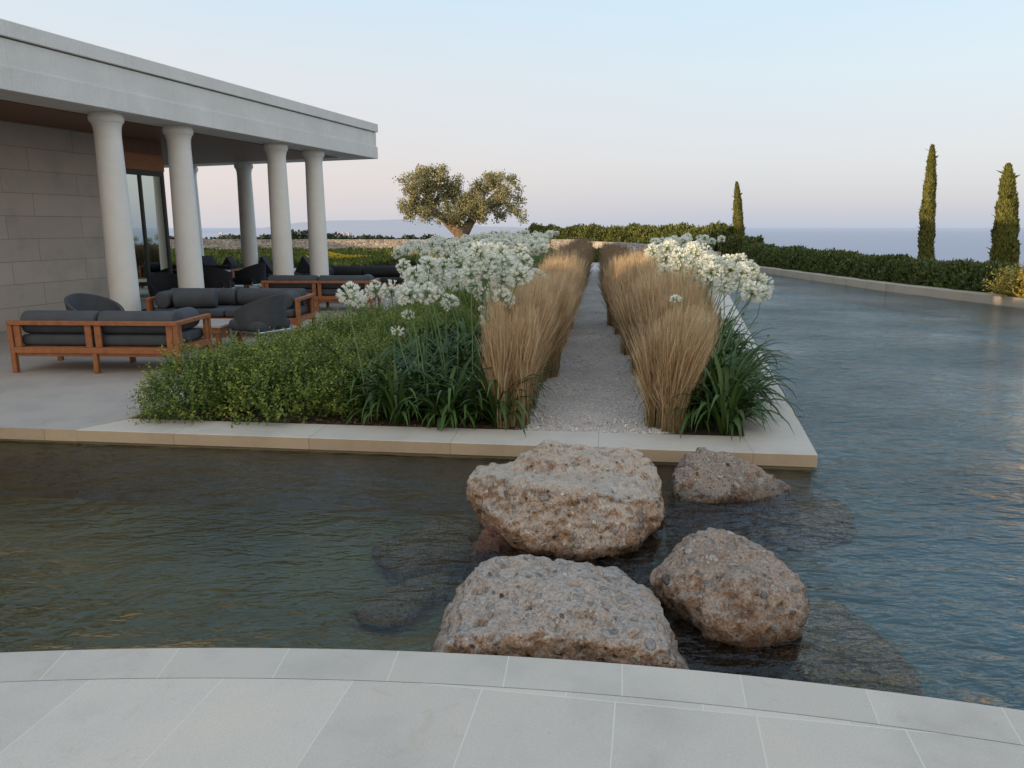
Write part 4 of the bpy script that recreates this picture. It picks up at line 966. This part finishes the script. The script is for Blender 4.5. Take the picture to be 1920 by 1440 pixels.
# generic leaf volumes -------------------------------------------------------
def strip_leaves(name, path, width, h, n, leaf, material, seed, bump=.12, jag=.1, z0=0.0, tipk=1.0, aspect=.32, grow=0):
    """hedge along a polyline: leaves on a rounded box section"""
    r = np.random.default_rng(seed); path = np.array(path, float); seglen = np.linalg.norm(np.diff(path, axis=0), axis=1); cum = np.r_[0, np.cumsum(seglen)]
    s = r.random(n) * cum[-1]; k = np.clip(np.searchsorted(cum, s) - 1, 0, len(seglen) - 1); t = (s - cum[k]) / seglen[k]
    c = path[k] + (path[k + 1] - path[k]) * t[:, None]; dr = (path[k + 1] - path[k]) / seglen[k][:, None]; nrm = np.stack([-dr[:, 1], dr[:, 0]], 1)
    ang = (r.random(n) * 1.16 - .08) * math.pi
    hv = h * (1 + bump * (np.sin(s * 1.9 + seed) * .5 + np.sin(s * 4.7 + 1) * .35 + np.sin(s * 11.3) * .25) + jag * r.normal(size=n) * .45)
    hv = hv * (1 - grow * (1 - s / cum[-1]))
    rad = 1 - .30 * r.random(n) ** 2
    sup = 2.6; ca, sa = np.cos(ang), np.sin(ang); q = (np.abs(ca) ** sup + np.abs(sa) ** sup) ** (-1 / sup)
    wv = width / 2 * (1 + .12 * np.sin(s * 3.3 + seed) + .08 * np.sin(s * 8.1 + ang * 3))
    lat = ca * q * wv * rad; z = z0 + np.maximum(.02, sa * q * hv * rad)
    pos = np.stack([c[:, 0] + nrm[:, 0] * lat, c[:, 1] + nrm[:, 1] * lat, z], 1)
    out = np.stack([nrm[:, 0] * ca, nrm[:, 1] * ca, np.maximum(sa, 0)], 1)
    d = unit(out * .6 + np.array([0, 0, .7]) + r.normal(size=(n, 3)) * .5); nn = unit(out + r.normal(size=(n, 3)) * .6)
    L = leaf * (.6 + .8 * r.random(n)); tip = np.clip((rad - .8) * 4, 0, 1) * r.random(n) ** 2 * tipk * np.clip(sa + .3, 0, 1)
    return quads_cloud(pos, d, nn, L, L * aspect, tip, name, material)
def hedge(label, path, width, h, n, leaf, m, seed, core=True, z0=-.06, **kw):
    e = empty('hedge', (path[0][0], path[0][1], z0), 0, label, 'hedge')
    lp = [(x - path[0][0], y - path[0][1]) for x, y in path]
    link('foliage', strip_leaves('foliage', lp, width, h, n, leaf, M[m], seed, **kw), e)
    mb = MB()
    for (x0, y0), (x1, y1) in zip(lp[:-1], lp[1:]):
        L = math.hypot(x1 - x0, y1 - y0)
        for t in np.arange(0, L, .7): mb.tube([(x0 + (x1 - x0) * t / L, y0 + (y1 - y0) * t / L, 0), (x0 + (x1 - x0) * t / L + random.uniform(-.2, .2), y0 + (y1 - y0) * t / L + random.uniform(-.2, .2), h * .55)], [.02, .006], 4, False)
    mb.build('branches', [M['bark']], e)
    return e
hedge('dark green hedge running behind the kerb of the right pool', [(kerb_x(Y) + .98, Y) for Y in (14.5, 18, 22, 26, 30, 34)], 1.15, .86, 62000, .10, 'hedge', 5, bump=.12, grow=.24)
hedge('lower green hedge at the far corner where the right pool ends', [(11.4, 34.8), (9.5, 35.3), (8.2, 36.2), (7.6, 38)], 1.3, 1.1, 17000, .12, 'hedge', 6)
hedge('long tall clipped hedge behind the curved stone wall, partly sunlit', [(1.2, 49.0), (4, 48.2), (7.2, 46.5), (9.0, 44.0), (10.6, 41.5), (11.3, 39.5)], 1.9, 1.60, 52000, .14, 'hedge_far', 7, bump=.10)
hedge('small green hedge closing the far end of the gravel path', [(2.6, 37.2), (5.6, 37.0)], .9, .62, 6000, .09, 'cover', 8, bump=.05)
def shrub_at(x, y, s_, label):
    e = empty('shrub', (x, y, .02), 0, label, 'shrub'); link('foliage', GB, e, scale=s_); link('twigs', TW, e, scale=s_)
GB = shrub_mesh('sunlit_tint_leaves', 5200, .62, .42, .50, .050, 44, foliage('sunlit_tint_leaf', (.20, .17, .03), (.48, .38, .07), (.65, .5, .12), .5, .25))  # sunlight on this end of the hedge painted into the leaf colour
shrub_at(kerb_x(17.4) + .70, 17.3, (1.3, 1.15, 1.1), 'shrub with sunlight painted gold into its leaves, in front of the hedge above the pool kerb, at the right edge')
# beds of ground cover on the left beyond the deck
def cover(name, label, x0, x1, y0, y1, n, leaf, h, m, seed, cat, fn=None):
    r = np.random.default_rng(seed); x = x0 + (x1 - x0) * r.random(n); y = y0 + (y1 - y0) * r.random(n)
    z = -.04 + h * (.55 + .45 * np.sin(x * 1.1 + y * .7) * np.sin(y * .9 + 1)) * (.6 + .4 * r.random(n)) + .05 * r.random(n)
    if fn is not None: k = fn(x, y, r); x, y, z = x[k], y[k], z[k]
    n = len(x); d = unit(np.array([0, 0, .9]) + r.normal(size=(n, 3)) * .55)
    L = leaf * (.6 + .8 * r.random(n))
    return tag(link(name, quads_cloud(np.stack([x, y, z], 1), d, rnd_dirs(n, r), L, L * .35, r.random(n) ** 2, name, M[m])), label, cat, kind='stuff')
cover('ground_cover', 'low yellow-green ground cover in the beds beyond the deck', -22, 2.2, 31.2, 45.3, 60000, .17, .42, 'cover', 31, 'ground cover')
cover('yellow_flowers', 'band of yellow flowers in the beds left of the far agapanthus', -9.2, -3.0, 33.6, 36.6, 16000, .10, .66, 'yellow', 32, 'flowers', lambda x, y, r: (np.sin(x * 1.9 + y) + np.sin(x * .7 + 2) + r.normal(size=len(x)) * .5 > -.1 - (x + 6) * .28))
cover('ground_cover', 'mixed low planting at the far end between the path and pool', 5.0, 9.0, 22, 35, 10000, .14, .30, 'cover', 33, 'ground cover', lambda x, y, r: x < 2.26 + .233 * (y - 5.33) - .5)

# dry stone walls
def stonewall(label, path, h, t=.4):
    mb = MB(); pts = [Vector((x, y, 0)) for x, y in path]; n = len(pts); L = []; Rr = []
    for i, p in enumerate(pts):
        d = (pts[min(i + 1, n - 1)] - pts[max(i - 1, 0)]).normalized(); q = Vector((-d.y, d.x, 0)) * t / 2; L.append(p + q); Rr.append(p - q)
    mb.prism([(p.x, p.y) for p in L] + [(p.x, p.y) for p in Rr[::-1]], -.1, h)
    bm = bmesh.new(); me = mb.mesh('wall', [M['drystone']]); 
    return tag(link('stone_wall', me), label, 'wall')
stonewall('long low dry-stone wall crossing behind the garden and under the olive tree', [(-30, 45.6), (-15, 45.8), (-5, 46.0), (1.5, 46.4), (4.2, 46.2)], .90)
import itertools
arcp = [(4.25, 46.1), (5.0, 44.8), (5.9, 42.0), (6.4, 38.5), (6.75, 34.5), (6.9, 30), (6.95, 26)]
stonewall('curved pale garden wall catching warm sun beyond the far end of the path', arcp, .80, .35)

# cypresses
def cypress(x, y, h, w, label, seed, lean=0):
    e = empty('cypress_tree', (x, y, -.05), 0, label, 'cypress tree', 'slim cypress trees on the sea side'); r = np.random.default_rng(seed); n = 17000
    t = r.random(n) ** .9; a = r.random(n) * 6.283
    prof = np.interp(t, [0, .05, .2, .45, .7, .88, .96, 1], [.62, .9, 1, .9, .68, .42, .20, .03]) * w / 2
    prof = prof * (1 + .09 * np.sin(t * 31 + seed + a * 1.5) + .08 * np.sin(a * 3 + t * 9 + seed))
    q = prof * (1 - .45 * r.random(n) ** 2)
    pos = np.stack([np.cos(a) * q + lean * t * h, np.sin(a) * q, .15 + t * (h - .25)], 1)
    out = np.stack([np.cos(a), np.sin(a), np.zeros(n)], 1)
    d = unit(out * .25 + np.array([0, 0, 1.0]) + r.normal(size=(n, 3)) * .22); L = .095 * (.5 + r.random(n))
    stray = r.random(n) < .0012; d[stray] = unit(out[stray] + np.array([0, 0, .5])); L[stray] *= 2.0
    link('crown', quads_cloud(pos, d, unit(out + r.normal(size=(n, 3)) * .4), L, L * .2, r.random(n) ** 2, 'crown', M['cypress']), e)
    mb = MB(); mb.tube([(0, 0, -.05), (lean * h * .5, 0, h * .5), (lean * h * .85, 0, h * .85)], [.07, .045, .012], 8); mb.build('trunk', [M['bark']], e)
c1 = P(1390, 440, 39.5); cypress(c1.x, 39.5, 3.95, .52, 'smallest and farthest slim cypress, left of the other two', 1, -.10)
c2 = P(1736, 483, 26.5); cypress(c2.x, 26.5, 4.42, .46, 'tallest slim cypress with its sunlit top, standing behind the hedge', 2, -.045)
c3 = P(1889, 483, 20.5); cypress(c3.x, 20.5, 3.33, .60, 'broad slim cypress at the right edge of the picture', 3, -.09)

# olive tree
def olive():
    Y = 46.9; b = P(866, 447, Y); e = empty('olive_tree', (b.x, Y, -.05), 0, 'old spreading olive tree with two lobes of sunlit foliage behind the stone wall', 'olive tree')
    o = Vector((b.x, Y, -.05)); W = lambda px, py, dy=0: P(px, py, Y + dy) - o
    mb = MB()
    tr = [(W(866, 470), .55), (W(866, 448), .50), (W(864, 437), .46), (W(862, 428), .50)]
    mb.tube([p for p, r_ in tr], [r_ for p, r_ in tr], 14)
    limbs = [[(858, 436, 0, .34), (843, 420, .2, .26), (830, 408, .5, .19), (812, 392, .9, .12), (790, 372, 1, .06), (775, 358, 1, .03)],
             [(860, 434, -.2, .32), (848, 410, .6, .2), (838, 388, 1.1, .10), (828, 360, 1.3, .04), (828, 335, 1.3, .015)],
             [(870, 434, 0, .36), (880, 418, .1, .25), (890, 402, .2, .17), (905, 385, .4, .11), (925, 365, .5, .06), (945, 345, .6, .03)],
             [(872, 430, .2, .22), (885, 408, .7, .14), (915, 392, 1, .08), (950, 380, 1.2, .05), (975, 395, 1.2, .02)],
             [(862, 430, .4, .2), (858, 408, .8, .13), (850, 380, 1.1, .08), (846, 350, 1.2, .03)],
             [(830, 408, .5, .13), (800, 400, .2, .07), (770, 395, 0, .03)], [(905, 385, .4, .09), (910, 360, .2, .05), (918, 335, .1, .02)]]
    for l in limbs: mb.tube([W(x, y, dy) for x, y, dy, r_ in l], [r_ for *_, r_ in l], 9)
    me = mb.mesh('trunk', [M['trunk']], smooth=True)
    for v in me.vertices:
        q = v.co * 2.2; v.co += Vector((mnoise.noise(q), mnoise.noise(q + Vector((7, 0, 0))), 0)) * .11 * (1 if v.co.z < 2 else .4)
    link('trunk', me, e)
    blobs = [(775, 345, 26, 24), (800, 340, 30, 26), (825, 335, 26, 24), (765, 385, 18, 22), (790, 375, 30, 28), (820, 372, 32, 30), (845, 362, 24, 26), (855, 345, 14, 18), (800, 400, 22, 16), (835, 400, 26, 18), (862, 395, 20, 18), (770, 405, 14, 10),
             (882, 395, 26, 22), (885, 365, 18, 18), (905, 352, 20, 20), (925, 345, 24, 24), (918, 335, 12, 14), (905, 395, 24, 22), (930, 385, 26, 20), (945, 360, 22, 18), (960, 340, 14, 12), (975, 355, 9, 7), (955, 390, 14, 12), (972, 398, 12, 10), (982, 410, 8, 6), (935, 405, 14, 10), (975, 378, 9, 8), (968, 372, 6, 9), (895, 410, 18, 10), (860, 412, 20, 8), (868, 380, 16, 14), (885, 380, 16, 12), (808, 318, 10, 9), (940, 332, 9, 8), (831, 322, 9, 11), (788, 325, 8, 8), (752, 340, 7, 6), (752, 385, 8, 8)]
    P_ = []; r = np.random.default_rng(5)
    for x, y, rx, ry in blobs:
        c = W(x, y, r.normal() * .5); k = Y / 1380; m = int(rx * ry * 2.4)
        sub = 8 + int(rx * ry / 40)
        cs_ = rnd_dirs(sub, r) * (r.random((sub, 1)) ** .5) * np.array([rx * k, min(rx, 22) * k * 1.1, ry * k]) * .9 + np.array(c)
        idx = r.integers(0, sub, m); P_.append(cs_[idx] + r.normal(size=(m, 3)) * .13)
    pos = np.concatenate(P_); n = len(pos); d = unit(rnd_dirs(n, r) + np.array([0, 0, .25])); L = .13 * (.6 + .8 * r.random(n))
    link('crown', quads_cloud(pos, d, rnd_dirs(n, r), L, L * .27, r.random(n) ** 1.5, 'crown', M['olive']), e)
olive()
# dark bushes beyond the wall
def bush_mesh(seed, n=2600):
    r = np.random.default_rng(seed); cs_ = rnd_dirs(9, r) * .55; cs_[:, 2] = np.abs(cs_[:, 2]) * .6 + .25
    i = r.integers(0, 9, n); p = cs_[i] + rnd_dirs(n, r) * (.42 * r.random((n, 1)) ** .4); p[:, 2] = np.maximum(p[:, 2], .02)
    L = .15 * (.5 + r.random(n)); return quads_cloud(p, unit(rnd_dirs(n, r) + np.array([0, 0, .4])), rnd_dirs(n, r), L, L * .35, r.random(n), 'crown', M['distant'])
BM = [bush_mesh(s) for s in (1, 2, 3, 4)]; random.seed(4)
tmb = MB(); tmb.tube([(0, 0, -.3), (0, 0, .7)], [.06, .03], 6); TM = tmb.mesh('trunk', [M['bark']])
def bush(x, y, zb, s, h, label, group):
    e = empty('bush', (x, y, zb), 0, label, 'bush', group); link('crown', random.choice(BM), e, rot=(0, 0, random.random() * 6), scale=(s, s, h)); link('trunk', TM, e, scale=(s, s, h))
px = 345.0
while px < 985:
    Y = random.uniform(50, 56); w = random.uniform(1.0, 1.7); p = P(px, 441, Y)
    bush(p.x, Y, -.1, w, random.uniform(1.05, 1.30) if px < 720 or px > 960 else random.uniform(.95, 1.25), 'dark distant bush in the row behind the long dry-stone wall', 'dark bushes behind the stone wall'); px += w * 22
for px_, h in ((545, 1.45), (575, 1.55), (598, 1.5), (622, 1.35), (925, 1.35), (945, 1.4), (978, 1.45), (990, 1.5)):
    p = P(px_, 441, 51.5); bush(p.x, 51.5, -.1, 1.25, h, 'taller dark bush rising above the row behind the stone wall', 'dark bushes behind the stone wall')
for px_ in (120, 160, 200, 240, 280, 310):
    p = P(px_, 441, 52); bush(p.x, 52, -.1, 1.5, 1.2, 'dark distant bush in the row behind the long dry-stone wall', 'dark bushes behind the stone wall')
# far white houses on the coast
for px_, w in ((641, 26), (649, 40), (656, 22), (632, 18), (585, 16), (415, 14)):
    Y = 2600 + px_; p = P(px_, 441, Y); mb = MB(); mb.box((0, 0, 6), (w * .7, 14, 14)); 
    hs = mb.build('house', [M['town']], None, (p.x, Y, p.z - 4))
    mb2 = MB(); mb2.box((0, 0, 14.6), (w * .5, 10, 3)); mb2.build('roof_room', [M['town']], hs)
    tag(hs, 'tiny white house far away below the hazy hills', 'house', 'distant white houses')

# stray twig and fallen leaves at the kerb are part of the shrub bed litter
n = 500; r = np.random.default_rng(77); x = -3.0 + 4.0 * r.random(n); y = 5.83 - .11 * (x - 1.87) + .02 + .3 * r.random(n)
z = np.full(n, -.024) + .012 * r.random(n); d = rnd_dirs(n, r); d[:, 2] *= .2; d = unit(d)
mlit = foliage('dry_leaf', (.10, .055, .03), (.30, .17, .09), None, .8, .1)
tag(link('leaf_litter', quads_cloud(np.stack([x, y, z], 1), d, np.tile([0, 0, 1.0], (n, 1)) + rnd_dirs(n, r) * .3, .03 + .03 * r.random(n), .008 + .006 * r.random(n), np.zeros(n), 'leaf_litter', mlit)), 'dry brown leaf litter on the soil behind the coping', 'leaf litter', kind='stuff')

# ------------------------------------------------------------------ light
EL = R(6.4); tx, ty = .902, .431                       # direction the sunlight travels over the ground
sun_d = bpy.data.lights.new('sun', 'SUN'); sun_d.energy = 5.0; sun_d.angle = R(.55); sun_d.color = (1.0, .70, .40)
sun = bpy.data.objects.new('sun', sun_d); COL.objects.link(sun)
dv = Vector((tx * math.cos(EL), ty * math.cos(EL), -math.sin(EL))); sun.rotation_euler = dv.to_track_quat('-Z', 'Y').to_euler()
w = bpy.data.worlds.new('World'); sc.world = w; w.use_nodes = True; nt = w.node_tree; nt.nodes.clear()
out = nt.nodes.new('ShaderNodeOutputWorld')
sky = nt.nodes.new('ShaderNodeTexSky'); sky.sky_type = 'NISHITA'; sky.sun_disc = False; sky.sun_elevation = EL; sky.sun_rotation = math.atan2(-tx, -ty)
sky.air_density = 1.0; sky.dust_density = 1.5
tc = N(nt, 'ShaderNodeTexCoord'); sx = N(nt, 'ShaderNodeSeparateXYZ'); nt.links.new(tc.outputs['Generated'], sx.inputs[0])
nz = N(nt, 'ShaderNodeTexNoise'); nz.inputs['Scale'].default_value = 2.2; nz.inputs['Detail'].default_value = 5
mp = N(nt, 'ShaderNodeMapping'); mp.inputs['Scale'].default_value = (1, 1, 7); nt.links.new(tc.outputs['Generated'], mp.inputs[0]); nt.links.new(mp.outputs[0], nz.inputs['Vector'])
zz = mth(nt, 'ADD', sx.outputs[2], mth(nt, 'MULTIPLY', mth(nt, 'SUBTRACT', nz.outputs[0], .5), .03))
def lin(*c): return tuple(((v / 255) / 12.92 if v / 255 < .04045 else ((v / 255 + .055) / 1.055) ** 2.4) for v in c)
zc = mth(nt, 'ADD', mth(nt, 'MULTIPLY', zz, .5), .5)
cr = ramp(nt, zc, [(.40, lin(150, 165, 185)), (.499, lin(178, 187, 205)), (.515, lin(188, 191, 205)), (.54, lin(200, 201, 211)), (.59, lin(202, 212, 221)), (.65, lin(190, 215, 233)), (.74, lin(160, 202, 238)), (.84, lin(178, 206, 232)), (1.0, lin(182, 203, 224))])
cl = ramp(nt, zc, [(.40, lin(160, 160, 170)), (.499, lin(206, 203, 208)), (.53, lin(216, 202, 203)), (.58, lin(214, 211, 214)), (.65, lin(194, 217, 232)), (.74, lin(162, 203, 238)), (.84, lin(180, 207, 232)), (1.0, lin(186, 205, 224))])
back = mth(nt, 'ADD', mth(nt, 'MULTIPLY', sx.outputs[1], -1.6), -.05, True)
side = mth(nt, 'ADD', mth(nt, 'MULTIPLY', sx.outputs[0], -1.2), .35, True)
col = mix(nt, mth(nt, 'MULTIPLY', back, .75), mix(nt, side, cr, cl), (1.1, .93, .74))
b1 = N(nt, 'ShaderNodeBackground'); nt.links.new(col, b1.inputs[0]); b1.inputs[1].default_value = 1.06
b2 = N(nt, 'ShaderNodeBackground'); nt.links.new(sky.outputs[0], b2.inputs[0]); b2.inputs[1].default_value = .05
ad = N(nt, 'ShaderNodeAddShader'); nt.links.new(b1.outputs[0], ad.inputs[0]); nt.links.new(b2.outputs[0], ad.inputs[1]); nt.links.new(ad.outputs[0], out.inputs[0])

sc.view_settings.view_transform = 'Standard'; sc.view_settings.look = 'None'; sc.view_settings.exposure = 0; sc.view_settings.gamma = 1
sc.cycles.use_denoising = True
sc.cycles.max_bounces = 8; sc.cycles.transparent_max_bounces = 12; sc.cycles.sample_clamp_indirect = 6
sc.cycles.caustics_reflective = False; sc.cycles.caustics_refractive = False
